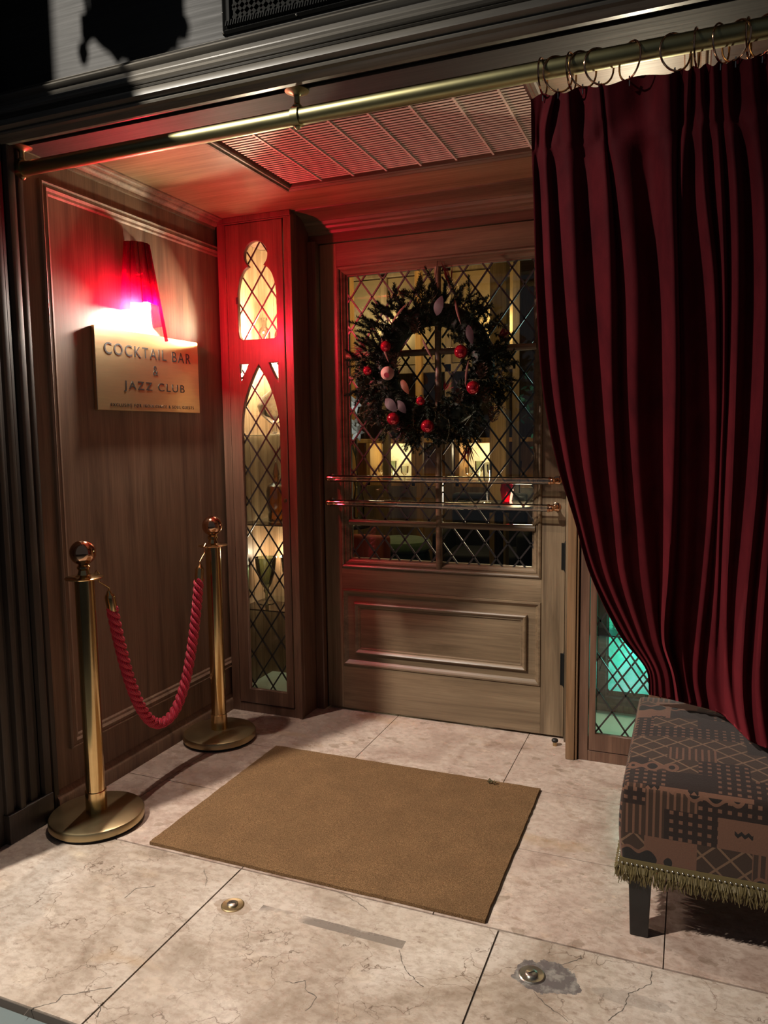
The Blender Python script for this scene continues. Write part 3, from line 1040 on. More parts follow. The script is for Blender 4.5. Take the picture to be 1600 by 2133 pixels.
def cabinet(x0, x1, o0, o1, hinge_side, label):
    m = -1 if hinge_side == 'left' else 1
    T = thing('display_cabinet', ((x0 + x1) / 2, YC, 0), label, 'cabinet')
    YB = 0.19
    mb = MB()
    g0, g1 = x0 + 0.047, x1 - 0.041
    if hinge_side == 'right':
        g0, g1 = x0 + 0.041, x1 - 0.047
    # face frame
    mb.box(x0, g0 - 0.003, YC, YC + 0.03, 0, ZC - 0.001)
    mb.box(g1 + 0.003, x1, YC, YC + 0.03, 0, ZC - 0.001)
    mb.box(g0 - 0.003, g1 + 0.003, YC, YC + 0.03, 0, 0.044)
    mb.box(g0 - 0.003, g1 + 0.003, YC, YC + 0.03, 2.316, ZC - 0.001)
    # raised rib on the outer stile
    if hinge_side == 'left':
        mb.box(x1 - 0.013, x1 + 0.004, YC - 0.006, YC + 0.02, 0, 2.33)
    mb.box(x0, x1 + 0.004, YC - 0.012, YC, 2.322, ZC - 0.001)
    mb.box(x0, x1 + 0.002, YC - 0.006, YC, 2.316, 2.322)
    # sides and case
    mb.box(x0, x0 + 0.015, YC + 0.03, YB, 0, ZC - 0.001)
    mb.box(x1 - 0.015, x1, YC + 0.03, YB, 0, ZC - 0.001)
    mb.box(x0 + 0.015, x1 - 0.015, YC + 0.03, YB, 2.28, 2.30)
    mb.build('body', cab_z, T, bevel=0.0015)
    mb = MB()
    n = 5
    for i in range(n):
        a = x0 + 0.015 + i * (x1 - x0 - 0.03) / n
        b = x0 + 0.015 + (i + 1) * (x1 - x0 - 0.03) / n
        mb.box(a + 0.001, b - 0.001, YB - 0.02, YB - 0.004, 0.04, 2.28)
    MBb = mb.build('back_panel', plank_m, T, bevel=0.002)
    mb = MB()
    inner = x0 + 0.0155 if hinge_side == 'left' else x1 - 0.0235
    for i in range(4):
        a = YC + 0.034 + i * (YB - 0.02 - YC - 0.034) / 4
        mb.box(inner, inner + 0.008, a + 0.001, a + (YB - 0.02 - YC - 0.034) / 4 - 0.001, 0.04, 2.28)
    mb.build('side_lining', plank_m, T, bevel=0.0015)
    if hinge_side == 'left':
        MB().box(x1 - 0.019, x1 - 0.0155, YC + 0.05, YB - 0.021, 0.06, 2.27).build('mirror', mirror, T)
    MB().box(x0 + 0.016, x1 - 0.016, YC + 0.035, YB - 0.021, 0.05, 0.09).build('bottom_shelf', cream, T)
    up, lan, spL, spR = gothic_cut(o0, o1)
    outer = [(g0, 0.047), (g1, 0.047), (g1, 2.313), (g0, 2.313)]
    dr = outline('door', [outer, up, lan, spL, spR], YC - 0.004, YC + 0.020, cab_z, T)
    MB().box(o0 - 0.02, o1 + 0.02, YC + 0.0235, YC + 0.0265, 0.09, 2.26).build('glass_pane', clear, dr)
    mb = MB()
    lattice(mb, o0 - 0.02, o1 + 0.02, 0.09, 2.26, YC + 0.0225, 0.1035, 0.150, 0.0062, 0.005, 0.031, 0.045)
    mb.build('lead_lattice', lead, dr)
    if hinge_side == 'left':
        mb = MB().lathe((g1 - 0.019, YC - 0.004, 1.046), [(0.010, 0), (0.010, 0.002), (0.006, 0.003), (0, 0.003)], 14, (0, -1, 0))
        mb.build('keyhole', copper, dr, smooth=True)
        MB().box(o0 - 0.008, o0 + 0.003, YC - 0.008, YC - 0.003, 1.955, 1.985).build('catch', black, dr)
    return T, dr


CL, _ = cabinet(0.016, 0.405, 0.121, 0.325, 'left', 'tall narrow display cabinet with pointed arch leaded door beside the left wall')
CR, _ = cabinet(1.690, 2.050, 1.757, 1.960, 'right', 'tall narrow display cabinet half hidden by the red curtain')

# glass shelves and lamps in the cabinets
shelf_labels = {1.345: 'topmost glass shelf in the left cabinet, under the crystal bowl', 0.915: 'glass shelf in the left cabinet carrying the amber decanter',
                0.497: 'glass shelf in the left cabinet carrying the stemmed glasses', 1.735: 'shelf behind the crossbar of the left cabinet, carrying clear bottles'}
for z in (1.735, 1.345, 0.915, 0.497):
    mb = MB().box(0.044, 0.384, YC + 0.045, 0.168, z, z + 0.006)
    tag(mb.build('glass_shelf', greenedge), shelf_labels[z], 'shelf', 'glass shelves of the left cabinet')
tag(MB().box(1.712, 2.02, YC + 0.045, 0.10, 0.515, 0.521).build('glass_shelf', greenedge), 'glass shelf in the right cabinet, seen beside the curtain', 'shelf')


def vessel(name, prof, loc, mat, label, cat, n=24, group=None, extra=None):
    t = MB().lathe(loc, prof, n)
    o = t.build(name, mat, None, smooth=True, angle=0.7)
    me = o.data
    me.transform(Matrix.Translation(-Vector(loc)))
    o.location = loc
    return tag(o, label, cat, group)


def puck(x, y, z, lab):
    t = thing('cabinet_lamp', (x, y, z), lab, 'lamp')
    MB().lathe((x, y, z), [(0.034, 0), (0.034, 0.012), (0.028, 0.016), (0, 0.016)], 24).build('housing', steel, t, smooth=True)
    MB().lathe((x, y, z + 0.0165), [(0.026, 0), (0.024, 0.004), (0, 0.006)], 20).build('lens', puck_m, t, smooth=True)
    return t


puck(0.235, -0.05, 1.7415, 'small white round lamp on the upper shelf of the left cabinet')
B1 = [(0.028, 0), (0.030, 0.004), (0.030, 0.11), (0.026, 0.125), (0.012, 0.14), (0.012, 0.17), (0.016, 0.172), (0.016, 0.182), (0, 0.182)]
vessel('glass_bottle', B1, (0.118, 0.05, 1.7412), cryst, 'clear square shouldered bottle at left behind the upper gothic window', 'bottle')
vessel('glass_bottle', [(r * 0.9, h * 0.9) for r, h in B1], (0.195, 0.07, 1.7412), cryst, 'clear bottle at right behind the upper gothic window', 'bottle')
vessel('crystal_bowl', [(0.04, 0), (0.045, 0.004), (0.012, 0.014), (0.010, 0.05), (0.03, 0.062), (0.072, 0.10), (0.085, 0.14), (0.060, 0.185), (0.02, 0.215), (0.012, 0.235), (0, 0.24)], (0.180, 0.02, 1.3512), cryst, 'round crystal bowl with lid on the topmost glass shelf', 'bowl')
dec = thing('decanter', (0.180, 0.02, 0.9212), 'amber decanter with pointed stopper in the left cabinet', 'decanter')
MB().lathe((0.180, 0.02, 0.9212), [(0.040, 0), (0.045, 0.006), (0.045, 0.03), (0.040, 0.045), (0.050, 0.07), (0.052, 0.15), (0.045, 0.175), (0.018, 0.195), (0.014, 0.215), (0.02, 0.222), (0, 0.222)], 24).build('body', amber, dec, smooth=True)
MB().lathe((0.180, 0.02, 1.1436), [(0.012, 0), (0.018, 0.012), (0.012, 0.04), (0.004, 0.07), (0, 0.085)], 16).build('stopper', amber, dec, smooth=True)
GP = [(0.040, 0), (0.040, 0.003), (0.008, 0.010), (0.007, 0.05), (0.016, 0.062), (0.012, 0.075), (0.028, 0.10), (0.048, 0.16), (0.055, 0.235), (0.053, 0.235), (0.046, 0.16), (0.025, 0.102), (0, 0.09)]
vessel('stemmed_glass', GP, (0.118, 0.0, 0.5032), smoke, 'smoky stemmed glass at left on the lowest glass shelf', 'glass')
vessel('stemmed_glass', GP, (0.225, 0.07, 0.5032), smoke, 'smoky stemmed glass at right on the lowest glass shelf', 'glass')

# teal panel behind the right cabinet, with a second lattice in front standing in for the door lattice's reflection
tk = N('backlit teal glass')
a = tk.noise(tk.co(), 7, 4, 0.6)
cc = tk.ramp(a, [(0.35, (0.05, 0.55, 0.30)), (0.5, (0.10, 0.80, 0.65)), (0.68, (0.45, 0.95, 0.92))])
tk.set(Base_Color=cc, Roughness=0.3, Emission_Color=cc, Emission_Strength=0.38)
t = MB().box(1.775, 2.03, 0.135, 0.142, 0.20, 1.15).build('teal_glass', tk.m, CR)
mb = MB()
mb.frame('y', 0.135, -1, 1.735, 2.034, 0.14, 1.2, [(0, -0.004), (0, 0.012), (0.03, 0.012), (0.034, 0.0), (0.04, -0.001)])
mb.build('teal_glass_frame', pier_m, CR)
mb = MB()
lattice(mb, 1.775, 2.03, 0.20, 1.15, 0.105, 0.1035, 0.150, 0.0075, 0.005, 0.01, 0.0)
mb.build('lead_lattice', iron, CR)
light('teal_tube', 'POINT', (1.90, 0.02, 0.42), 0.9, (0.25, 1.0, 0.8), 0.05)

# ================================================================== ROOM BEHIND THE DOOR
struct(MB().box(-2.6, 3.4, 0.10, 4.6, -0.05, 0.0).build('floor_inside', plain('dark bar floor', (0.03, 0.022, 0.02), 0.4)), 'dark floor of the bar behind the door', 'floor')
struct(MB().box(-2.6, 3.4, 4.5, 4.6, 0, 2.8).build('wall_inside_back', intwood), 'wood panelled far wall of the bar', 'wall')
struct(MB().box(-2.6, -2.5, 0.10, 4.5, 0, 2.8).build('wall_inside_left', intwood), 'wood panelled left wall of the bar', 'wall')
struct(MB().box(3.3, 3.4, 0.10, 4.5, 0, 2.8).build('wall_inside_right', intwood), 'dark right wall of the bar', 'wall')
mb = MB()
mb.box(-2.6, -0.02, 0.10, 0.20, 0, 2.8)
mb.box(2.052, 3.4, 0.02, 0.20, 0, 2.8)
mb.box(-0.02, 0.016, 0.12, 0.20, 0, 2.8)
mb.box(-0.02, 2.052, 0.10, 0.20, 2.42, 2.8)
struct(mb.build('wall_inside_front', intwood), 'inner side of the entrance wall of the bar', 'wall')
struct(MB().box(-2.6, 3.4, 0.10, 4.6, 2.8, 2.85).build('ceiling_inside', ceilwood), 'ceiling of the bar behind the door', 'ceiling')
# return wall inside, dark right half
struct(MB().box(1.08, 1.16, 2.0, 4.5, 0, 2.8).build('wall_inside_middle', plain('dark slate wall', (0.02, 0.035, 0.035), 0.5)), 'dark slate coloured return wall inside the bar', 'wall')


def post(x, y, w_, mat, lab, z1=2.8):
    mb = MB().box(x - w_ / 2, x + w_ / 2, y - w_ / 2, y + w_ / 2, 0, z1)
    mb.box(x - w_ / 2 - 0.012, x + w_ / 2 + 0.012, y - w_ / 2 - 0.012, y + w_ / 2 + 0.012, 0, 0.12)
    tag(mb.build('wooden_post', mat, bevel=0.006), lab, 'post')


post(0.955, 1.50, 0.105, goldwood, 'honey coloured wooden post seen behind the right of the wreath')
post(-0.37, 2.10, 0.085, goldwood, 'olive lit wooden post at the left edge of the door glass')
post(-0.02, 2.75, 0.055, goldwood, 'thin orange lit post seen below the wreath')
# panelled screen with mirrors
scn = thing('glass_screen', (0.35, 3.0, 0), 'glazed wooden screen behind the wreath in the bar', 'screen')
mb = MB()
for x in (-1.0, -0.42, 0.16, 0.74):
    mb.box(x - 0.03, x + 0.03, 2.97, 3.03, 0, 2.75)
mb.box(-1.0, 0.74, 2.97, 3.03, 1.86, 1.93)
mb.box(-1.0, 0.74, 2.97, 3.03, 2.69, 2.75)
mb.build('frame', intwood, scn, bevel=0.004)
for x in (-0.97, -0.39, 0.19):
    MB().box(x + 0.002, x + 0.548, 2.995, 3.003, 1.94, 2.68).build('glass_pane', plain('bronze mirror', (0.42, 0.32, 0.17), 0.25, 0.6), scn)
# back bar: counter with lit niche and glassware
sh = thing('back_bar_shelf', (0.0, 3.3, 0), 'lit back bar shelf unit behind the lower half of the door glass', 'shelf unit')
mb = MB()
mb.box(-1.2, 1.0, 3.30, 3.62, 1.26, 1.30)
mb.box(-1.2, 1.0, 3.30, 3.62, 0.86, 0.90)
mb.box(-1.2, 1.0, 3.60, 3.64, 0.0, 1.30)
for x in (-1.2, -0.75, -0.30, 0.12, 0.55, 0.97):
    mb.box(x, x + 0.04, 3.30, 3.60, 0, 1.26)
mb.build('frame', goldwood, sh, bevel=0.004)
MB().box(-1.2, 1.0, 3.28, 3.30, 0.0, 0.86).build('front_panel', intwood, sh)
lt = N('lit niche glass')
lt.set(Base_Color=(0.8, 0.75, 0.5), Emission_Color=lt.ramp(lt.noise(lt.co(), 16, 3, 0.7), [(0.35, (0.20, 0.20, 0.06)), (0.6, (0.95, 0.85, 0.45))]), Emission_Strength=0.4)
MB().box(-0.70, -0.32, 3.585, 3.597, 0.905, 1.25).build('lit_back', lt.m, sh)
MB().box(0.17, 0.50, 3.585, 3.597, 0.905, 1.25).build('lit_back', lt.m, sh)
light('niche_lamp', 'POINT', (-0.5, 3.42, 1.18), 1.6, (1.0, 0.9, 0.55), 0.04)
light('niche_lamp', 'POINT', (0.33, 3.42, 1.18), 1.6, (1.0, 0.8, 0.5), 0.04)
vi = 0
words = ['leftmost', 'second', 'third', 'fourth', 'fifth', 'sixth', 'seventh', 'rightmost']
for i, x in enumerate((-0.64, -0.53, -0.41, 0.05, 0.22, 0.31, 0.42, 0.66)):
    hgt = (0.8, 1.0, 0.75, 1.1, 0.7, 1.0, 0.85, 1.0)[i]
    vessel('bar_glass', [(0.032 * hgt, 0), (0.034, 0.004), (0.008, 0.012), (0.008, 0.07 * hgt), (0.036, 0.11 * hgt), (0.040, 0.19 * hgt), (0, 0.192 * hgt)], (x, 3.42, 0.9005),
           (cryst, smoke)[i % 2], words[i] + ' of the glasses on the lit back bar shelf', 'glass', 14, 'glasses on the back bar shelf')
# ottoman
k = N('green velvet')
k.set(Base_Color=k.ramp(k.noise(k.co(), 9, 3, 0.6), [(0.3, (0.05, 0.10, 0.035)), (0.7, (0.11, 0.19, 0.06))]), Roughness=0.8, Sheen_Weight=0.4)
gv = k.m
t = thing('ottoman', (-0.05, 2.35, 0), 'round green velvet ottoman seen through the lower door glass', 'ottoman')
MB().lathe((-0.05, 2.35, 0), [(0.20, 0), (0.235, 0.02), (0.245, 0.15), (0.245, 0.28), (0.23, 0.40), (0.21, 0.42), (0, 0.42)], 40).build('body', plain('dark green cloth', (0.03, 0.055, 0.035), 0.8), t, smooth=True)
MB().lathe((-0.05, 2.35, 0.421), [(0.225, 0), (0.248, 0.02), (0.25, 0.05), (0.235, 0.08), (0.18, 0.096), (0, 0.105)], 40).build('cushion', gv, t, smooth=True)
# armchairs
redc = plain('rust red upholstery', (0.28, 0.045, 0.02), 0.7)


def armchair(x, y, rot, mat, lab):
    t = thing('armchair', (x, y, 0), lab, 'chair')
    for nm, bxs, m_ in (('seat', [(-0.28, 0.28, -0.26, 0.24, 0.20, 0.44)], mat), ('backrest', [(-0.30, 0.30, 0.22, 0.34, 0.20, 0.86)], mat),
                        ('armrest', [(-0.36, -0.27, -0.26, 0.30, 0.16, 0.60)], mat), ('armrest', [(0.27, 0.36, -0.26, 0.30, 0.16, 0.60)], mat)):
        mb = MB()
        for b in bxs:
            mb.box(x + b[0], x + b[1], y + b[2], y + b[3], b[4], b[5])
        mb.build(nm, m_, t, bevel=0.03, seg=3, smooth=True, angle=1.0)
    for a in (-0.27, 0.27):
        for b in (-0.2, 0.26):
            MB().tube([(x + a, y + b, 0), (x + a, y + b, 0.18)], [0.012, 0.02], 10).build('leg', blackpaint, t, smooth=True)
    t.rotation_euler = (0, 0, rot)
    return t


armchair(-0.22, 1.56, 1.57, redc, 'rust red armchair at the left behind the lower door glass')
armchair(0.62, 2.42, 0.1, plain('charcoal cloth', (0.012, 0.016, 0.016), 0.8), 'dark armchair at the right behind the lower door glass')
# round side tables with candle lamps
for (x, y, lab, lab2, lab3) in ((0.05, 1.0, 'small dark round table at left behind the door glass', 'red glass candle lamp on the left bar table', 'green wine bottle on the left bar table'),
                          (1.12, 0.80, 'small dark round table at right behind the door glass', 'pink glass candle lamp on the right bar table', 'clear champagne glass on the right bar table')):
    zt = 0.80 if x < 0.5 else 0.96
    t = thing('side_table', (x, y, 0), lab, 'table')
    MB().lathe((x, y, zt - 0.03), [(0.20, 0), (0.21, 0.01), (0.21, 0.025), (0.20, 0.03), (0, 0.03)], 32).build('tabletop', pier_m, t, smooth=True)
    MB().tube([(x, y, 0.03), (x, y, zt - 0.031)], 0.025, 14).build('stem', blackpaint, t, smooth=True)
    MB().lathe((x, y, 0), [(0.15, 0), (0.15, 0.01), (0.03, 0.03), (0, 0.03)], 24).build('base', blackpaint, t, smooth=True)
    c = thing('candle_lamp', (x + 0.06, y - 0.07, zt + 0.001), lab2, 'candle lamp')
    MB().lathe((x + 0.06, y - 0.07, zt + 0.001), [(0.03, 0), (0.032, 0.003), (0.026, 0.02), (0.036, 0.08), (0.030, 0.12), (0.028, 0.12), (0.033, 0.08), (0.02, 0.02), (0, 0.012)], 20).build('shade', ruby, c, smooth=True)
    MB().lathe((x + 0.06, y - 0.07, zt + 0.018), [(0.012, 0), (0.012, 0.03), (0.003, 0.04), (0, 0.055)], 12).build('flame', plain('lit candle', (1, 1, 1), 0.5, 0, (1, 0.35, 0.25), 9), c, smooth=True)
    if x < 0.5:
        vessel('wine_bottle', [(0.036, 0), (0.038, 0.004), (0.038, 0.19), (0.030, 0.215), (0.014, 0.24), (0.014, 0.30), (0, 0.30)], (x - 0.05, y + 0.05, zt + 0.001), smoke, lab3, 'bottle')
    else:
        vessel('champagne_glass', [(0.03, 0), (0.03, 0.003), (0.004, 0.008), (0.004, 0.10), (0.022, 0.13), (0.026, 0.22), (0, 0.222)], (x - 0.07, y + 0.02, zt + 0.001), cryst, lab3, 'glass')
# white orchid lamp left of the wreath
t = thing('white_flower', (0.02, 1.15, 0.801), 'vase of white lilies at left behind the door glass', 'flowers')
MB().lathe((0.10, 1.20, 0.801), [(0.03, 0), (0.035, 0.004), (0.04, 0.10), (0.022, 0.2), (0.03, 0.24), (0, 0.24)], 20).build('vase', smoke, t, smooth=True)
petm = plain('white petals', (0.85, 0.88, 0.88), 0.5)
for k2 in range(5):
    c0 = Vector((0.06 + 0.05 * math.cos(k2 * 1.3), 1.18 + 0.04 * math.sin(k2 * 2.1), 1.36 + 0.045 * k2))
    MB().tube([(0.10, 1.20, 1.0), (0.09, 1.19, 1.2), c0], 0.004, 6).build('stem', moss_m, t)
    mb = MB()
    for j in range(6):
        a = j * PI / 3 + k2
        d = Vector((math.cos(a), -0.45, math.sin(a))).normalized()
        e = Vector((-math.sin(a), 0, math.cos(a)))
        p = [c0, c0 + d * 0.03 + e * 0.014, c0 + d * 0.07 + Vector((0, -0.005, -0.005)), c0 + d * 0.03 - e * 0.014]
        mb.poly(p)
        mb.poly([q + Vector((0, 0.002, 0)) for q in p][::-1])
    mb.build('petals', petm, t)
light('flower_spot', 'SPOT', (0.35, 0.6, 2.2), 14, (0.95, 1.0, 0.95), 0.03, (0.06, 1.18, 1.45), spot_size=math.radians(16), spot_blend=0.4)
# potted shrub in the dark right corner
t = thing('potted_shrub', (1.45, 1.25, 0), 'dark green leafy shrub behind the right edge of the door glass', 'plant')
MB().lathe((1.45, 1.25, 0), [(0.13, 0), (0.16, 0.02), (0.19, 0.36), (0.20, 0.40), (0.17, 0.40), (0.16, 0.34), (0, 0.34)], 28).build('pot', blackpaint, t, smooth=True)
MB().tube([(1.45, 1.25, 0.34), (1.44, 1.25, 1.2)], [0.02, 0.012], 8).build('trunk', twig_m, t)
mb = MB()
for i in range(700):
    a, b, r = R.uniform(0, 2 * PI), R.uniform(-1, 1), 0.30 * R.random() ** 0.4
    c0 = Vector((1.45 + r * math.cos(a) * math.sqrt(1 - b * b), 1.25 + r * math.sin(a) * math.sqrt(1 - b * b), 1.50 + 1.5 * r * b))
    d = Vector((R.uniform(-1, 1), R.uniform(-1, 1), R.uniform(-1, 1))).normalized()
    e = d.orthogonal().normalized() * 0.012
    mb.poly([c0, c0 + d * 0.02 + e, c0 + d * 0.05, c0 + d * 0.02 - e])
mb.build('foliage', plain('deep green leaves', (0.03, 0.13, 0.08), 0.5), t)
light('shrub_lamp', 'POINT', (1.55, 0.5, 1.7), 2.0, (0.5, 0.9, 0.8), 0.05)

# ================================================================== WALL SCONCES


def sconce(base, nrm, label):
    """base: point on the wall; nrm: 'x' faces +x, 'y' faces -y"""
    bx, by, bz = base

    def W(a, out, z):     # a sideways, out from wall
        return (bx + out, by + a, z) if nrm == 'x' else (bx + a, by - out, z)
    T = thing('wall_sconce', base, label, 'wall lamp')
    mb = MB()
    ax = (1, 0, 0) if nrm == 'x' else (0, -1, 0)
    mb.lathe(W(0, 0.0, bz + 0.0), [(0.045, 0), (0.045, 0.006), (0.03, 0.012), (0, 0.012)], 24, ax)
    mb.tube([W(0, 0.01, bz), W(0, 0.048, bz), W(0, 0.05, bz - 0.05)], 0.008, 10)
    mb.build('wall_plate', brass_dull, T, smooth=True)
    mb = MB().lathe(W(0, 0.05, bz - 0.115), [(0.014, 0), (0.016, 0.01), (0.016, 0.05), (0.012, 0.06), (0, 0.06)], 16)
    mb.build('lamp_holder', brass, T, smooth=True)
    MB().ball(W(0, 0.05, bz - 0.135), 0.017, 16, (1, 1, 1.35)).build('bulb', bulb_m, T, smooth=True)
    zt = bz + 0.115
    rt, rb = 0.056, 0.096
    slabs = ((-80, 1.845), (-50, 1.872), (-21, 1.874), (8, 1.872), (37, 1.737), (66, 1.80), (86, 1.80))
    for i, (ang, zb) in enumerate(slabs):
        zb = zb - 1.999 + bz
        mb = MB()
        A = math.radians(ang)
        hw0, hw1 = math.radians(15.8), math.radians(14.6)
        rings = []
        zm = bz - 0.155
        for s_ in range(9):
            f = s_ / 8
            z = zt + (zb - zt) * f
            q = (zt - z) / (zt - zm)
            r = rt + (rb - rt) * q
            hw = hw0 + (hw1 - hw0) * q
            ring = []
            for rr, sg in ((r, 1), (r - 0.006, -1)):
                for j in range(5):
                    th = A + sg * hw * (j / 2 - 1)
                    bulge = 0.004 * (1 - (j / 2 - 1) ** 2)
                    rad = rr + (bulge if sg == 1 else -bulge * 0.3)
                    ring.append(mb.bm.verts.new(W(rad * math.sin(th), rad * math.cos(th) + 0.004, z)))
            rings.append(ring)
        for a, b in zip(rings, rings[1:]):
            n = len(a)
            for j in range(n):
                mb.face([a[j], a[(j + 1) % n], b[(j + 1) % n], b[j]])
        mb.face(rings[0][::-1]); mb.face(rings[-1])
        mb.build('shade', ruby, T, smooth=True, angle=0.8)
    return T


SC = sconce((0.0, -0.745, 1.999), 'x', 'lit red glass wall sconce above the brass sign')

# ================================================================== BRASS SIGN
S = thing('sign', (0.0, -0.684, 1.452), 'brushed brass sign reading COCKTAIL BAR & JAZZ CLUB', 'sign')
MB().box(0.0005, 0.016, -1.005, -0.363, 1.452, 1.766).build('plate', brushed, S, bevel=0.0015)
ink = plain('black engraving', (0.01, 0.009, 0.008), 0.5)
for txt, zc, cap, width, yc in (('COCKTAIL BAR', 1.688, 0.044, 0.535, -0.688), ('&', 1.620, 0.040, 0.030, -0.662), ('JAZZ CLUB', 1.549, 0.044, 0.385, -0.664), ('EXCLUSIVE FOR INDULGENCE & SOUL GUESTS', 1.474, 0.0125, 0.525, -0.672)):
    me = text_mesh(txt, 1.0, 1.25 if len(txt) < 20 else 1.3)
    xs = [v_.co.x for v_ in me.vertices]
    ys = [v_.co.y for v_ in me.vertices]
    sx_ = width / (max(xs) - min(xs))
    sy_ = cap / (max(ys) - min(ys))
    me.transform(Matrix.Translation((-(max(xs) + min(xs)) / 2, -(max(ys) + min(ys)) / 2, 0)))
    me.transform(Matrix.Diagonal((sx_, sy_, 1, 1)))
    me.transform(Matrix(((0, 0, 1, 0.0162), (1, 0, 0, yc + 0.684), (0, 1, 0, zc - 1.452), (0, 0, 0, 1))))
    me.materials.clear()
    me.materials.append(ink)
    cuts = []
    if len(txt) < 20 and ' ' in txt:      # each word its own piece
        q = sorted(v_.co.y for v_ in me.vertices)
        gp = max(range(len(q) - 1), key=lambda i_: q[i_ + 1] - q[i_])
        cuts = [(q[gp] + q[gp + 1]) / 2]
    for part_ in range(len(cuts) + 1):
        bm_ = bmesh.new()
        bm_.from_mesh(me)
        if cuts:
            bmesh.ops.delete(bm_, geom=[v_ for v_ in bm_.verts if (v_.co.y > cuts[0]) != (part_ == 1)], context='VERTS')
        m2_ = bpy.data.meshes.new('lettering')
        bm_.to_mesh(m2_)
        bm_.free()
        m2_.materials.append(ink)
        o = bpy.data.objects.new('lettering', m2_)
        col.objects.link(o)
        o.parent = S

# ================================================================== STANCHIONS AND ROPE


def stanchion(x, y, label):
    T = thing('stanchion', (x, y, 0), label, 'stanchion', 'rope stanchions by the left wall')
    MB().lathe((x, y, 0.0), [(0.150, 0), (0.150, 0.009), (0, 0.009)], 56).build('foot_ring', rub, T, smooth=True)
    MB().lathe((x, y, 0.009), [(0.156, 0), (0.160, 0.004), (0.160, 0.022), (0.157, 0.028), (0.150, 0.031), (0.08, 0.037), (0.033, 0.040), (0, 0.040)], 64).build('base', brass_dull, T, smooth=True, angle=0.5)
    MB().lathe((x, y, 0.0475), [(0.036, 0), (0.036, 0.070), (0.033, 0.072), (0, 0.072)], 32).build('collar', brass, T, smooth=True)
    MB().lathe((x, y, 0.119), [(0.0325, 0), (0.0325, 0.752), (0, 0.752)], 32).build('pole', brass, T, smooth=True)
    MB().lathe((x, y, 0.8705), [(0.035, 0), (0.062, 0.001), (0.064, 0.004), (0.060, 0.007), (0.03, 0.009), (0.022, 0.014), (0.017, 0.03), (0.022, 0.036), (0.022, 0.042), (0.016, 0.048), (0, 0.05)], 40).build('hook_ring', brass, T, smooth=True)
    MB().ball((x, y, 0.960), 0.0435, 32).build('ball_finial', copper, T, smooth=True, angle=3)
    return T


stanchion(0.182, -1.292, 'brass rope stanchion nearest the street, with round base')
stanchion(0.166, -0.516, 'brass rope stanchion standing beside the display cabinet')
A = Vector((0.190, -1.205, 0.835))
B = Vector((0.166, -0.596, 0.835))
RP = thing('barrier_rope', (0.17, -0.9, 0.21), 'twisted red rope sagging between the two brass stanchions', 'rope')
pts = []
NN = 260
aa = 0.105   # catenary-like parameter
half = (B - A).length / 2
for i in range(NN + 1):
    # parametrise so that steep ends get enough samples
    t = -1 + 2 * i / NN
    s_ = math.copysign(abs(t) ** 0.72, t)
    sh = (math.cosh(half * 0.90 * s_ / aa) - 1) / (math.cosh(half * 0.90 / aa) - 1)
    p = A.lerp(B, (s_ * 0.90 + 1) / 2)
    p.z = 0.222 + (0.745 - 0.222) * (0.45 * sh + 0.55 * abs(s_) ** 2.3)
    pts.append(p)
cum = [0]
for a_, b_ in zip(pts, pts[1:]):
    cum.append(cum[-1] + (b_ - a_).length)
mb = MB()
side0 = (B - A).normalized().cross(Vector((0, 0, 1))).normalized()
L = cum[-1]


def along(d):
    import bisect
    i = min(max(bisect.bisect(cum, d) - 1, 0), len(pts) - 2)
    f = (d - cum[i]) / (cum[i + 1] - cum[i])
    return pts[i].lerp(pts[i + 1], f), (pts[i + 1] - pts[i]).normalized()


for st in range(3):
    P = []
    nst = 420
    for i in range(nst + 1):
        d = L * i / nst
        p, tg = along(d)
        nrm_ = tg.cross(side0).normalized()
        th = -2 * PI * d / 0.090 + st * 2 * PI / 3
        P.append(p + (side0 * math.cos(th) + nrm_ * math.sin(th)) * 0.0122)
    mb.tube(P, 0.0098, 10)
mb.build('rope', ropem, RP, smooth=True)
for P0, end, s1 in ((A, pts[0], -1), (B, pts[-1], 1)):
    _, tg = along(0 if s1 == -1 else L)
    d = -tg if s1 == -1 else tg
    mb = MB().lathe(end - d * 0.012, [(0.0185, 0), (0.0185, 0.052), (0.016, 0.060), (0.010, 0.066), (0.006, 0.076), (0, 0.076)], 20, d)
    mb.build('end_cap', brass, RP, smooth=True)
    q = end + d * 0.062
    top = Vector((0.182, -1.292, 0.874)) if s1 == -1 else Vector((0.166, -0.516, 0.874))
    hd = (end - top)
    hd.z = 0
    hd.normalize()
    e1 = top + hd * 0.055
    mb = MB()
    mb.tube([q, q + d * 0.012 + hd * 0.004, e1 + Vector((0, 0, -0.025)) + hd * 0.008, e1 + Vector((0, 0, 0.004)) + hd * 0.010, e1 + Vector((0, 0, 0.014)), e1 + Vector((0, 0, 0.004)) - hd * 0.008, e1 + Vector((0, 0, -0.012)) - hd * 0.006], 0.0032, 8)
    mb.build('hook', brass, RP, smooth=True)

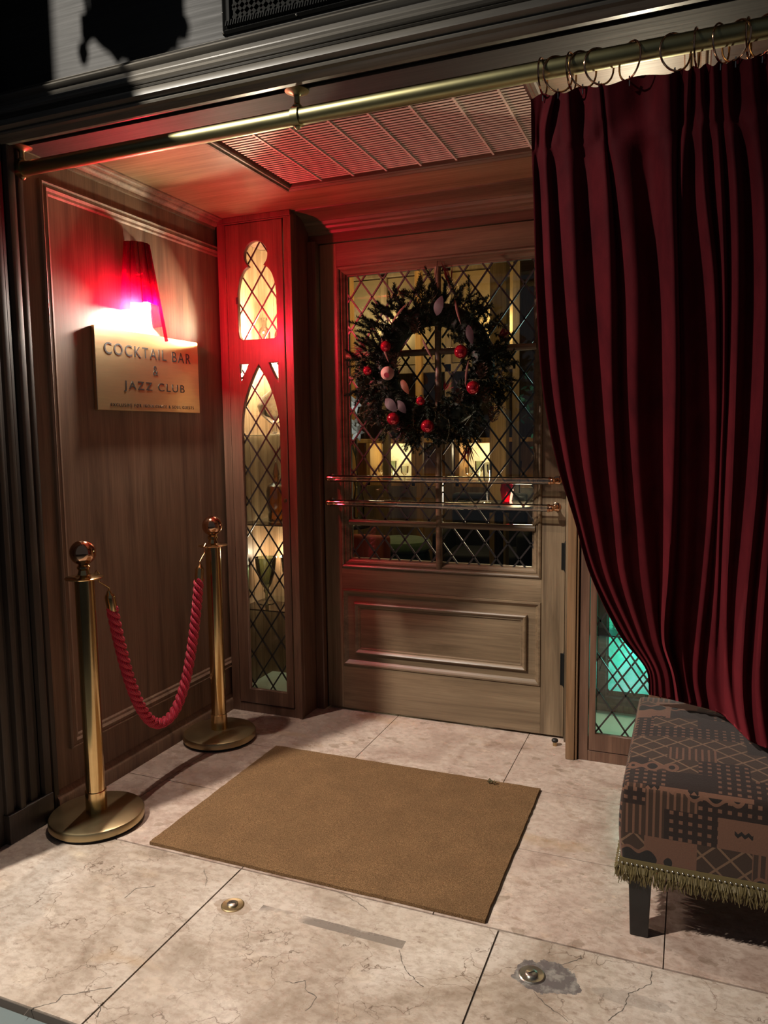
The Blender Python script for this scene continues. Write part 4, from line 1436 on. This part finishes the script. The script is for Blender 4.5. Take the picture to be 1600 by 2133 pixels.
# ================================================================== DOORMAT, SOCKETS, DOORSTOP
mb = MB()
MX0, MX1, MY0, MY1 = 0.456, 1.597, -1.351, -0.518
nx, ny = 46, 34
gr = [[None] * (ny + 1) for _ in range(nx + 1)]
for i in range(nx + 1):
    for j in range(ny + 1):
        ex = R.uniform(-0.0012, 0.0012) if i in (0, nx) else 0
        ey = R.uniform(-0.0012, 0.0012) if j in (0, ny) else 0
        gr[i][j] = mb.bm.verts.new((MX0 + (MX1 - MX0) * i / nx + ex, MY0 + (MY1 - MY0) * j / ny + ey, 0.011 + R.uniform(-0.0006, 0.0006)))
for i in range(nx):
    for j in range(ny):
        mb.face([gr[i][j], gr[i + 1][j], gr[i + 1][j + 1], gr[i][j + 1]])
rim = [gr[i][0] for i in range(nx + 1)] + [gr[nx][j] for j in range(1, ny + 1)] + [gr[i][ny] for i in range(nx - 1, -1, -1)] + [gr[0][j] for j in range(ny - 1, 0, -1)]
low = [mb.bm.verts.new((v_.co.x, v_.co.y, 0.0006)) for v_ in rim]
for i in range(len(rim)):
    mb.face([rim[i], low[i], low[(i + 1) % len(low)], rim[(i + 1) % len(rim)]])
o = mb.build('doormat', coir)
tag(o, 'plain brown coir doormat on the stone floor before the door', 'doormat')

for (x, y, a, lab) in ((0.898, -1.530, 0.7, 'round brass floor socket left, nearer the doormat corner'), (1.757, -1.503, 0.75, 'round brass floor socket at right in a grey mortar patch')):
    t = thing('floor_socket', (x, y, 0), lab, 'floor socket')
    MB().lathe((x, y, 0.0), [(0.033, 0.0), (0.033, 0.002), (0.030, 0.0035), (0.020, 0.002), (0.0, 0.0015)], 40).build('plate', steel if x > 1 else brass_dull, t, smooth=True)
    s_ = MB().lathe((x - 0.001, y + 0.001, 0.002), [(0.0155, 0), (0.0155, 0.004), (0.013, 0.0055), (0, 0.0055)], 28).build('screw_plug', steel, t, smooth=True)
    d = Vector((math.cos(a), math.sin(a), 0)) * 0.009
    c0 = Vector((x - 0.001, y + 0.001, 0.0078))
    MB().bar(c0 - d, c0 + d, 0.003, 0.0008, (0, 0, 1)).build('slot', black, s_)
t = thing('door_stop', (1.578, -0.078, 0), 'small dark knob door stop on the floor by the right jamb', 'door stop')
MB().lathe((1.578, -0.078, 0), [(0.009, 0), (0.009, 0.016), (0, 0.016)], 18).build('stem', brass_dull, t, smooth=True)
MB().lathe((1.578, -0.078, 0.0165), [(0.010, 0), (0.014, 0.003), (0.014, 0.010), (0.010, 0.014), (0, 0.015)], 20).build('cap', black, t, smooth=True)
mb = MB()
for i in range(9):
    c0 = Vector((1.418 + R.uniform(-0.015, 0.015), -0.545 + R.uniform(-0.008, 0.008), 0.0125))
    d = Vector((R.uniform(-1, 1), R.uniform(-1, 1), 0.5)).normalized() * 0.02
    e = Vector((-d.y, d.x, 0)) * 0.3
    mb.poly([c0, c0 + d * 0.5 + e, c0 + d, c0 + d * 0.5 - e])
tag(mb.build('dried_leaf', moss_m), 'crumpled dry leaf lying on the back edge of the doormat', 'leaf')

# ================================================================== CURTAIN ROD, RINGS, CURTAIN
RY, RZ, RR = -1.30, 2.231, 0.0225
rod = thing('curtain_rod', (1.6, RY, RZ), 'long brass curtain rod across the top of the entrance', 'curtain rod')
MB().tube([(0.0, RY, RZ), (3.28, RY, RZ)], RR, 28).build('tube', rod_m, rod, smooth=True)
for x in (0.022, 1.047, 2.75):
    mb = MB()
    mb.lathe((x, RY, 2.3015), [(0.034, 0), (0.034, 0.003), (0.026, 0.006), (0.012, 0.012), (0.008, 0.018), (0.008, 0.036), (0.014, 0.042), (0.014, 0.046), (0, 0.05)], 28, (0, 0, -1))
    mb.tube([(x - 0.011, RY, RZ), (x + 0.011, RY, RZ)], RR + 0.005, 28)
    mb.lathe((x, RY, RZ - RR - 0.004), [(0.010, 0), (0.006, 0.006), (0, 0.009)], 14, (0, 0, -1))
    mb.build('bracket', rod_m, rod, smooth=True)

ring_xs = (1.728, 1.765, 1.797, 1.824, 1.862, 1.932, 2.032, 2.078, 2.129, 2.160, 2.185, 2.214)
yaw = (0.1, 0.9, 0.15, 0.8, 0.9, -0.75, 0.95, 0.15, 0.5, -0.8, 0.2, -0.7)
ordn = ['first', 'second', 'third', 'fourth', 'fifth', 'sixth', 'seventh', 'eighth', 'ninth', 'tenth', 'eleventh', 'twelfth']
HEM = 2.170
for i, (x, a) in enumerate(zip(ring_xs, yaw)):
    R0 = 0.041
    t = thing('curtain_ring', (x, RY, RZ + RR - R0 + 0.003), ordn[i] + ' brass curtain ring from the left end of the curtain', 'curtain ring', 'brass rings on the curtain rod')
    c0 = Vector(t.location)
    dx = Vector((math.sin(a) * 0.9, math.cos(a), 0)).normalized()
    MB().tube([c0 + dx * R0 * math.cos(q * PI / 16) + Vector((0, 0, R0 * math.sin(q * PI / 16))) for q in range(32)], 0.0024, 8, closed=True).build('ring', copper, t, smooth=True)
    MB().tube([c0 + Vector((0, 0, -R0 - 0.002)), c0 + Vector((0, 0, HEM - c0.z + 0.012)), c0 + Vector((0, 0.004, HEM - c0.z - 0.01))], 0.0018, 6).build('hook', steel, t)

# folds: pixel x of each ridge of the velvet at a few heights, turned into points in depth
rows = [176, 260, 420, 600, 800, 960, 1080, 1200, 1330, 1400, 1455]
ridge = [
    [1106, 1107, 1112, 1117, 1130, 1160, 1196, 1230, 1292, 1345, 1352],
    [1150, 1134, 1140, 1148, 1162, 1185, 1210, 1244, 1308, 1352, 1358],
    [1176, 1178, 1186, 1196, 1212, 1226, 1244, 1268, 1322, 1360, 1366],
    [1244, 1250, 1262, 1268, 1272, 1280, 1290, 1302, 1340, 1372, 1380],
    [1268, 1276, 1300, 1318, 1320, 1326, 1336, 1348, 1368, 1390, 1396],
    [1392, 1394, 1398, 1404, 1406, 1402, 1398, 1392, 1384, 1404, 1414],
    [1432, 1428, 1420, 1424, 1430, 1432, 1430, 1426, 1420, 1428, 1440],
    [1456, 1458, 1466, 1486, 1492, 1490, 1482, 1470, 1456, 1452, 1462],
    [1486, 1490, 1500, 1508, 1508, 1502, 1498, 1494, 1486, 1484, 1494],
    [1512, 1516, 1530, 1534, 1530, 1524, 1518, 1512, 1512, 1520, 1532],
    [1560, 1566, 1586, 1592, 1586, 1576, 1564, 1552, 1544, 1548, 1560],
    [1612, 1622, 1636, 1636, 1626, 1612, 1600, 1588, 1580, 1586, 1596],
    [1660, 1670, 1684, 1680, 1668, 1652, 1640, 1628, 1618, 1622, 1634],
    [1715, 1725, 1735, 1730, 1716, 1700, 1690, 1680, 1668, 1672, 1684],
    [1775, 1785, 1792, 1788, 1774, 1760, 1750, 1742, 1728, 1730, 1742],
    [1840, 1850, 1856, 1850, 1838, 1826, 1816, 1808, 1796, 1798, 1810]]
amps = [0.010, 0.020, 0.024, 0.036, 0.026, 0.050, 0.022, 0.028, 0.020, 0.026, 0.034, 0.03, 0.03, 0.03, 0.03, 0.03]


def interp(xs, ys, x):
    """smooth monotone-ish interpolation (Catmull-Rom)"""
    n = len(xs)
    i = 0
    while i < n - 2 and x > xs[i + 1]:
        i += 1
    t = (x - xs[i]) / (xs[i + 1] - xs[i])
    t = max(0.0, min(1.0, t))
    h = xs[i + 1] - xs[i]
    m0 = (ys[i + 1] - ys[max(i - 1, 0)]) / (xs[i + 1] - xs[max(i - 1, 0)]) * h
    m1 = (ys[min(i + 2, n - 1)] - ys[i]) / (xs[min(i + 2, n - 1)] - xs[i]) * h
    return (2 * t ** 3 - 3 * t ** 2 + 1) * ys[i] + (t ** 3 - 2 * t ** 2 + t) * m0 + (-2 * t ** 3 + 3 * t ** 2) * ys[i + 1] + (t ** 3 - t ** 2) * m1


CU = thing('curtain', (2.0, RY, HEM), 'dark red velvet curtain hanging on the rod and falling onto the bench', 'curtain')
NK = 15
SUB = 12
NR = 150
Vt = []
rw = []
for r_ in range(NR + 1):
    t = r_ / NR
    row = []
    for q in range(NK * SUB + 1):
        kf = q / SUB
        # bottom edge: rests on the bench, lower towards the right
        k0 = kf / NK
        xb = interp(range(16), [rr[-1] for rr in ridge], kf)
        bot = interp([1330, 1352, 1440, 1500, 1535, 1560, 1600, 1660, 1820], [1444, 1447, 1468, 1487, 1518, 1542, 1560, 1590, 1660], xb)
        top = 203 - 0.1825 * (interp(range(16), [rr[0] for rr in ridge], kf) - 1105)
        py = top + (bot - top) * t
        pyn = 176 + (1455 - 176) * t
        xs = [interp(rows, rr, pyn) for rr in ridge]
        px = interp(range(16), xs, kf)
        yb0 = -1.30
        yend = min(at_z(xb, bot, 0.475).y, -0.5)
        sweep = max(0.0, (t - 0.18) / 0.82)
        yb = yb0 + (yend - yb0) * sweep ** 1.9
        amp = 0.70 * interp(range(16), amps, kf)
        # pinch pleats under the hem: folds tighten below the heading tape
        head = math.exp(-((t - 0.085) / 0.03) ** 2)
        tight = 1 - 0.55 * head
        if 0.6 < kf < 4.5:
            amp *= 1 - 0.7 * min(1.0, max(0.0, (t - 0.62) / 0.3))
        if 4.5 < kf < 5.5:
            amp *= 1 + 0.5 * t
        low = 1 - 0.45 * max(0.0, (t - 0.85) / 0.15)
        ph = kf * 2 * PI
        wobble = 0.25 * math.sin(kf * 5.3 + t * 3.0)
        prof_ = math.cos(ph + wobble * (1 - t))
        prof_ = prof_ - 0.10 * math.cos(2 * ph + 0.7 + t)
        # flat hanging stretches do not swing as much
        y = yb - amp * tight * low * prof_ * (0.85 + 0.3 * t) - 0.004 * math.sin(t * 46 + kf * 2.2) * head
        if t < 0.09:
            y += 0.004 * math.sin(kf * 11)
        p = at(px, py + (4 * math.cos(ph) if t < 0.02 else 0), y)
        row.append(p)
    rw.append(row)
mb = MB()
th_ = 0.004
F_ = [[mb.bm.verts.new(p) for p in row] for row in rw]
Bk = [[mb.bm.verts.new(p + Vector((0.0, th_, 0.0))) for p in row] for row in rw]
nR, nC = NR + 1, NK * SUB + 1
for i in range(nR - 1):
    for j in range(nC - 1):
        mb.face([F_[i][j], F_[i + 1][j], F_[i + 1][j + 1], F_[i][j + 1]])
        mb.face([Bk[i][j], Bk[i][j + 1], Bk[i + 1][j + 1], Bk[i + 1][j]])
for i in range(nR - 1):
    mb.face([F_[i][0], Bk[i][0], Bk[i + 1][0], F_[i + 1][0]])
    mb.face([F_[i][-1], F_[i + 1][-1], Bk[i + 1][-1], Bk[i][-1]])
for j in range(nC - 1):
    mb.face([F_[0][j], F_[0][j + 1], Bk[0][j + 1], Bk[0][j]])
    mb.face([F_[-1][j], Bk[-1][j], Bk[-1][j + 1], F_[-1][j + 1]])
mb.build('cloth', velvet, CU, smooth=True, angle=1.3)

# ================================================================== BENCH
BX0, BX1, BY0, BY1, BZ0, BZ1 = 1.946, 3.0, -1.262, -0.545, 0.200, 0.425
bn = thing('bench', ((BX0 + BX1) / 2, (BY0 + BY1) / 2, 0), 'low upholstered bench in patterned brown fabric with gold fringe', 'bench')
mb = MB().box(BX0, BX1, BY0, BY1, BZ0, BZ1)
bmesh.ops.subdivide_edges(mb.bm, edges=mb.bm.edges, cuts=14, use_grid_fill=True)
for v_ in mb.bm.verts:
    u = (v_.co.x - BX0) / (BX1 - BX0)
    w_ = (v_.co.y - BY0) / (BY1 - BY0)
    h = (v_.co.z - BZ0) / (BZ1 - BZ0)
    if h > 0.99:
        v_.co.z += 0.022 * (1 - (2 * u - 1) ** 4) * (1 - (2 * w_ - 1) ** 4)
    bul = 0.008 * math.sin(h * PI)
    if w_ < 0.01: v_.co.y -= bul
    if u < 0.01: v_.co.x -= bul
me_o = mb.build('seat', fabric_m, bn, smooth=True, angle=3)
bv = me_o.modifiers.new('round', 'BEVEL')
bv.width = 0.022
bv.segments = 4
bv.limit_method = 'ANGLE'
bv.angle_limit = 0.8
# nail heads
mb = MB()
x = BX0 + 0.004
while x < 2.62:
    mb.ball((x, BY0 - 0.006, BZ0 + 0.008), 0.0032, 8)
    x += 0.0125
y = BY0
while y < BY1:
    mb.ball((BX0 - 0.006, y, BZ0 + 0.008), 0.0032, 8)
    y += 0.0125
mb.build('nail_trim', steel, bn, smooth=True)
mb = MB().box(BX0 - 0.004, BX1, BY0 - 0.004, BY0 + 0.02, BZ0 - 0.006, BZ0 + 0.020)
mb.box(BX0 - 0.004, BX0 + 0.02, BY0 + 0.02, BY1, BZ0 - 0.006, BZ0 + 0.020)
mb.build('braid', fringe_m, bn)
mb = MB()


def strand(p, out):
    l_ = R.uniform(0.030, 0.050)
    a = Vector(p)
    side = Vector((-out.y, out.x, 0))
    j = side * R.uniform(-0.014, 0.014)
    pts_ = [a, a + out * R.uniform(0.004, 0.012) + Vector((0, 0, -l_ * 0.4)) + j * 0.4, a + out * R.uniform(0.0, 0.014) + Vector((0, 0, -l_)) + j]
    mb.tube(pts_, [0.0016, 0.0018, 0.0009], 4, cap=False)


x = BX0
while x < 2.62:
    strand((x, BY0 - 0.005 + R.uniform(0, 0.004), BZ0 + 0.002), Vector((0, -1, 0)))
    x += 0.0011
y = BY0
while y < BY1:
    strand((BX0 - 0.005, y, BZ0 + 0.002), Vector((-1, 0, 0)))
    y += 0.0014
tag(mb.build('fringe', fringe_m, bn), kind='stuff')
for (x, y) in ((1.995, -1.232), (2.93, -1.232), (1.995, -0.60), (2.93, -0.60)):
    mb = MB()
    tp, bt = 0.030, 0.023
    vs = []
    for z, h in ((0.0, bt), (BZ0 - 0.001, tp)):
        vs.append([mb.bm.verts.new((x + a * h, y + b * h, z)) for a, b in ((-1, -1), (1, -1), (1, 1), (-1, 1))])
    for j in range(4):
        mb.face([vs[0][j], vs[0][(j + 1) % 4], vs[1][(j + 1) % 4], vs[1][j]])
    mb.face(vs[0][::-1]); mb.face(vs[1])
    mb.build('leg', blackpaint, bn, bevel=0.002)

# ================================================================== WREATH
WC = Vector((1.035, -0.075, 1.635))
WR = thing('wreath', WC, 'dark fir wreath with red baubles hung on the door glass', 'wreath')
mb = MB()
mb.tube([WC + Vector((0.225 * math.cos(q * PI / 24), 0, 0.225 * math.sin(q * PI / 24))) for q in range(48)], 0.050, 12, closed=True)
mb.tube([WC + Vector((0, 0.03, 0.24)), WC + Vector((0, 0.045, 0.40)), (WC.x, -0.004, 2.10)], 0.0015, 5)
mb.build('base_ring', fir_m, WR, smooth=True)
mb = MB()


def sprig(c0, d, ln, m, nl=0.022, step=0.0028, droop=0.15):
    """fir twig: a stem with needles round it"""
    p = Vector(c0)
    d = Vector(d).normalized()
    n = int(ln / step)
    st_pts = [p.copy()]
    for i in range(n):
        d = (d + Vector((R.uniform(-0.03, 0.03), R.uniform(-0.03, 0.03), -droop * 0.01 + R.uniform(-0.03, 0.03)))).normalized()
        p = p + d * step
        if i % 5 == 0:
            st_pts.append(p.copy())
        f = i / n
        for _ in range(4):
            a = R.uniform(0, 2 * PI)
            o1 = d.orthogonal().normalized()
            o2 = d.cross(o1)
            nd = (o1 * math.cos(a) + o2 * math.sin(a) + d * 0.75).normalized()
            L2 = nl * R.uniform(0.7, 1.1) * (1 - 0.55 * f ** 3)
            e = nd.orthogonal().normalized() * 0.0017
            m.poly([p - e, p + e, p + nd * L2])
    m.tube(st_pts, 0.0016, 4, cap=False)


for i in range(480):
    a = R.uniform(0, 2 * PI)
    rr = R.uniform(0.14, 0.325)
    c0 = WC + Vector((rr * math.cos(a), R.uniform(-0.085, -0.01), rr * math.sin(a)))
    b = a + R.uniform(-1.3, 1.3)
    out = R.uniform(-0.65, -0.05)
    ln = R.uniform(0.06, 0.105) * (1.0 if rr > 0.2 else 0.7)
    sprig(c0, (math.cos(b), out, math.sin(b)), ln, mb)
for a in (2.25, 2.75, 1.68, 0.55, 1.35, -1.1, -1.9, 3.4):
    c0 = WC + Vector((0.27 * math.cos(a), -0.03, 0.27 * math.sin(a)))
    sprig(c0, (math.cos(a), -0.2, math.sin(a)), 0.11, mb, 0.024)
tag(mb.build('fir_branches', fir_m, WR), kind='stuff')
# olive dried sprigs, lower half
mb = MB()
for i in range(70):
    a = R.uniform(-3.3, 0.3) if i < 50 else R.uniform(0, 2 * PI)
    rr = R.uniform(0.17, 0.31)
    c0 = WC + Vector((rr * math.cos(a), R.uniform(-0.09, -0.03), rr * math.sin(a)))
    b = a + R.uniform(-0.8, 0.8)
    p = [c0]
    d = Vector((math.cos(b), R.uniform(-0.5, 0.1), math.sin(b)))
    for j in range(5):
        d = (d + Vector((R.uniform(-0.3, 0.3), R.uniform(-0.2, 0.2), R.uniform(-0.35, 0.2)))).normalized()
        p.append(p[-1] + d * 0.018)
        s_ = d.orthogonal().normalized()
        for sg in (-1, 1):
            q = p[-1]
            mb.poly([q, q + (s_ * sg + d).normalized() * 0.008 + Vector((0, -0.002, 0)), q + (s_ * sg + d).normalized() * 0.018, q + (s_ * sg * 0.3 + d) * 0.008])
    mb.tube(p, 0.0012, 4, cap=False)
tag(mb.build('dried_sprigs', moss_m, WR), kind='stuff')
# long thin twigs at left
mb = MB()
for i in range(16):
    a = PI + R.uniform(-0.45, 0.5)
    c0 = WC + Vector((0.26 * math.cos(a), -0.04, 0.26 * math.sin(a)))
    p = [c0]
    d = Vector((-1, R.uniform(-0.3, 0.2), R.uniform(-0.4, 0.6)))
    for j in range(6):
        d = (d + Vector((0.05, R.uniform(-0.1, 0.1), R.uniform(-0.28, 0.12)))).normalized()
        p.append(p[-1] + d * 0.022)
    mb.tube(p, [0.0016, 0.0014, 0.0013, 0.0012, 0.001, 0.0008, 0.0005], 4, cap=False)
mb.build('thin_twigs', twig_m, WR)
# wine red plumes: sprays
for (x, z, a0, n, ln) in ((0.745, 1.72, 2.9, 26, 0.07), (1.13, 1.955, 1.55, 12, 0.11), (1.335, 1.74, 0.5, 30, 0.06), (0.80, 1.535, 3.6, 30, 0.05), (0.93, 1.40, -1.7, 26, 0.09), (1.205, 1.31, -1.5, 22, 0.10), (1.10, 1.53, 0.8, 14, 0.05), (0.92, 1.93, 1.6, 20, 0.05)):
    mb = MB()
    c0 = Vector((x, WC.y - 0.045, z))
    for i in range(n):
        b = a0 + R.gauss(0, 0.35)
        d = Vector((math.cos(b), R.uniform(-0.4, 0.0), math.sin(b))).normalized()
        e = d.orthogonal().normalized() * R.uniform(0.0015, 0.003)
        L2 = ln * R.uniform(0.6, 1.15)
        mb.poly([c0, c0 + d * L2 * 0.6 + e, c0 + d * L2, c0 + d * L2 * 0.6 - e])
    mb.build('red_plume', wine_m, WR)


def leaf(c0, d, ln, wd, mat, nm='leaf'):
    d = Vector(d).normalized()
    s_ = d.cross(Vector((0, -1, 0.2))).normalized()
    nrm_ = s_.cross(d).normalized()
    mb = MB()
    n = 8
    L_, M_, R_ = [], [], []
    for i in range(n + 1):
        t = i / n
        w_ = wd * math.sin(PI * t) ** 0.7 * (1 - 0.2 * t)
        c = Vector(c0) + d * ln * t + nrm_ * 0.012 * math.sin(PI * t)
        L_.append(mb.bm.verts.new(c - s_ * w_ - nrm_ * 0.004 * math.sin(PI * t)))
        M_.append(mb.bm.verts.new(c))
        R_.append(mb.bm.verts.new(c + s_ * w_ - nrm_ * 0.004 * math.sin(PI * t)))
    for i in range(n):
        mb.face([L_[i], M_[i], M_[i + 1], L_[i + 1]])
        mb.face([M_[i], R_[i], R_[i + 1], M_[i + 1]])
    bmesh.ops.remove_doubles(mb.bm, verts=mb.bm.verts, dist=1e-5)
    return mb.build(nm, mat, WR, smooth=True, angle=3)


yw = WC.y - 0.115
leaf((1.09, yw, 1.835), (0.35, -0.2, 0.9), 0.085, 0.024, leaf_m)
leaf((1.225, yw, 1.79), (0.25, -0.1, -1), 0.085, 0.018, leaf_m)
leaf((0.855, yw, 1.50), (0.7, -0.2, -0.7), 0.085, 0.024, leaf_m)
leaf((0.91, yw, 1.49), (0.6, -0.1, -0.8), 0.07, 0.020, leaf_m)
leaf((0.93, yw, 1.58), (0.5, -0.1, -0.9), 0.075, 0.016, plain('orange brown leaf', (0.22, 0.05, 0.02), 0.6))
for (x, z, dx, dz) in ((1.165, 1.90, 0.28, -1), (0.835, 1.76, 0.35, -1), (1.225, 1.65, -0.1, -1), (1.02, 1.75, 0.5, -0.9), (0.96, 1.90, -0.6, -0.7)):
    leaf((x, yw + 0.01, z), (dx, -0.1, dz), 0.115, 0.006, pink_m, 'feather')
# bracts / pine cones
for (x, z) in ((0.875, 1.70), (0.90, 1.66), (1.18, 1.50), (1.30, 1.50), (1.33, 1.42), (0.99, 1.80), (0.90, 1.38), (1.28, 1.60)):
    mb = MB()
    for i in range(34):
        a = i * 2.4
        r = 0.004 + 0.020 * math.sin(PI * i / 34)
        c0 = Vector((x + r * math.cos(a) * 0.6, yw + 0.02, z + 0.03 - 0.06 * i / 34))
        d = Vector((math.cos(a), -0.6 + 0.5 * math.sin(a), 0.4)).normalized()
        e = d.orthogonal().normalized() * 0.005
        mb.poly([c0 - e, c0 + d * 0.012 - e * 0.6, c0 + d * 0.015, c0 + d * 0.012 + e * 0.6, c0 + e])
    mb.build('pine_cone', pine_m, WR)
for (x, z, r, m_) in ((1.196, 1.682, 0.0285, bauble_m), (1.248, 1.533, 0.0285, bauble_m), (1.048, 1.378, 0.0285, bauble_m), (0.892, 1.412, 0.028, bauble_m), (0.862, 1.722, 0.024, bauble_m), (0.775, 1.622, 0.020, bauble_m), (1.018, 1.485, 0.020, bauble_m)):
    b = MB().ball((x, yw - 0.005, z), r, 28).build('bauble', m_, WR, smooth=True, angle=3)
    MB().lathe((x, yw + 0.002, z + r * 0.92), [(0.006, 0), (0.006, 0.007), (0, 0.008)], 10).build('cap', brass, b, smooth=True)
b = MB().ball((0.868, yw - 0.005, 1.607), 0.0295, 20).build('seed_pod', ball_m, WR, smooth=True, angle=3)
MB().lathe((0.876, yw - 0.0335, 1.598), [(0.010, 0), (0.012, 0.003), (0.008, 0.004), (0, 0.002)], 14, (0.1, -1, -0.4)).build('calyx', wine_m, b, smooth=True)
MB().ball((1.085, WC.y + 0.01, 1.335), 0.034, 20, (1.15, 0.8, 0.85)).build('pale_pod', plain('greyish pod', (0.40, 0.27, 0.22), 0.8), WR, smooth=True, angle=3)

# ================================================================== HANGING LANTERN ABOVE THE PAVEMENT (throws the shadow on the fascia)
LX, LY, LZ = 0.31, -1.75, 2.80
LT = thing('hanging_lantern', (LX, LY, LZ), 'ornate iron lantern on a bracket above the left of the entrance', 'lantern')
mb = MB().lathe((LX, LY, LZ - 0.02), [(0.0, -0.055), (0.012, -0.045), (0.018, -0.03), (0.008, -0.015), (0.02, 0.0), (0.035, 0.015), (0.03, 0.03), (0.06, 0.045), (0.11, 0.055), (0.125, 0.07), (0, 0.07)], 20)
mb.build('finial', iron, LT, smooth=True)
mb = MB()
for i in range(6):
    a = i * PI / 3
    x, y = LX + 0.125 * math.cos(a), LY + 0.125 * math.sin(a)
    x2, y2 = LX + 0.17 * math.cos(a), LY + 0.17 * math.sin(a)
    mb.tube([(x, y, LZ + 0.05), (x2, y2, LZ + 0.42)], 0.007, 8)
mb.lathe((LX, LY, LZ + 0.42), [(0.15, 0), (0.16, 0.02), (0.10, 0.09), (0.04, 0.16), (0.015, 0.2), (0, 0.26)], 6)
mb.build('cage', iron, LT)
MB().lathe((LX, LY, LZ + 0.055), [(0.118, 0), (0.16, 0.36), (0.158, 0.36), (0.116, 0)], 6).build('glass', plain('dark amber glass', (0.10, 0.05, 0.01), 0.3), LT)
for s_ in (-1, 1):
    mb = MB()
    pts_ = [(LX + s_ * r, LY, LZ + z) for r, z in ((0.02, -0.005), (0.045, -0.025), (0.062, 0.0), (0.055, 0.03), (0.075, 0.05), (0.10, 0.06), (0.13, 0.045), (0.15, 0.03))]
    mb.tube(pts_, 0.008, 8)
    mb.lathe((LX + s_ * 0.15, LY, LZ + 0.045), [(0.0, 0), (0.012, -0.01), (0.017, -0.03), (0.010, -0.055), (0, -0.062)][::1], 12)
    mb.box(LX + (0.04 if s_ > 0 else -0.15), LX + (0.15 if s_ > 0 else -0.04), LY - 0.01, LY + 0.01, LZ + 0.045, LZ + 0.10)
    mb.build('scroll', iron, LT, smooth=True)
MB().tube([(LX, LY, LZ + 0.66), (LX, LY, LZ + 0.80), (LX, -1.345, LZ + 0.80)], 0.012, 10).build('bracket', iron, LT, smooth=True)
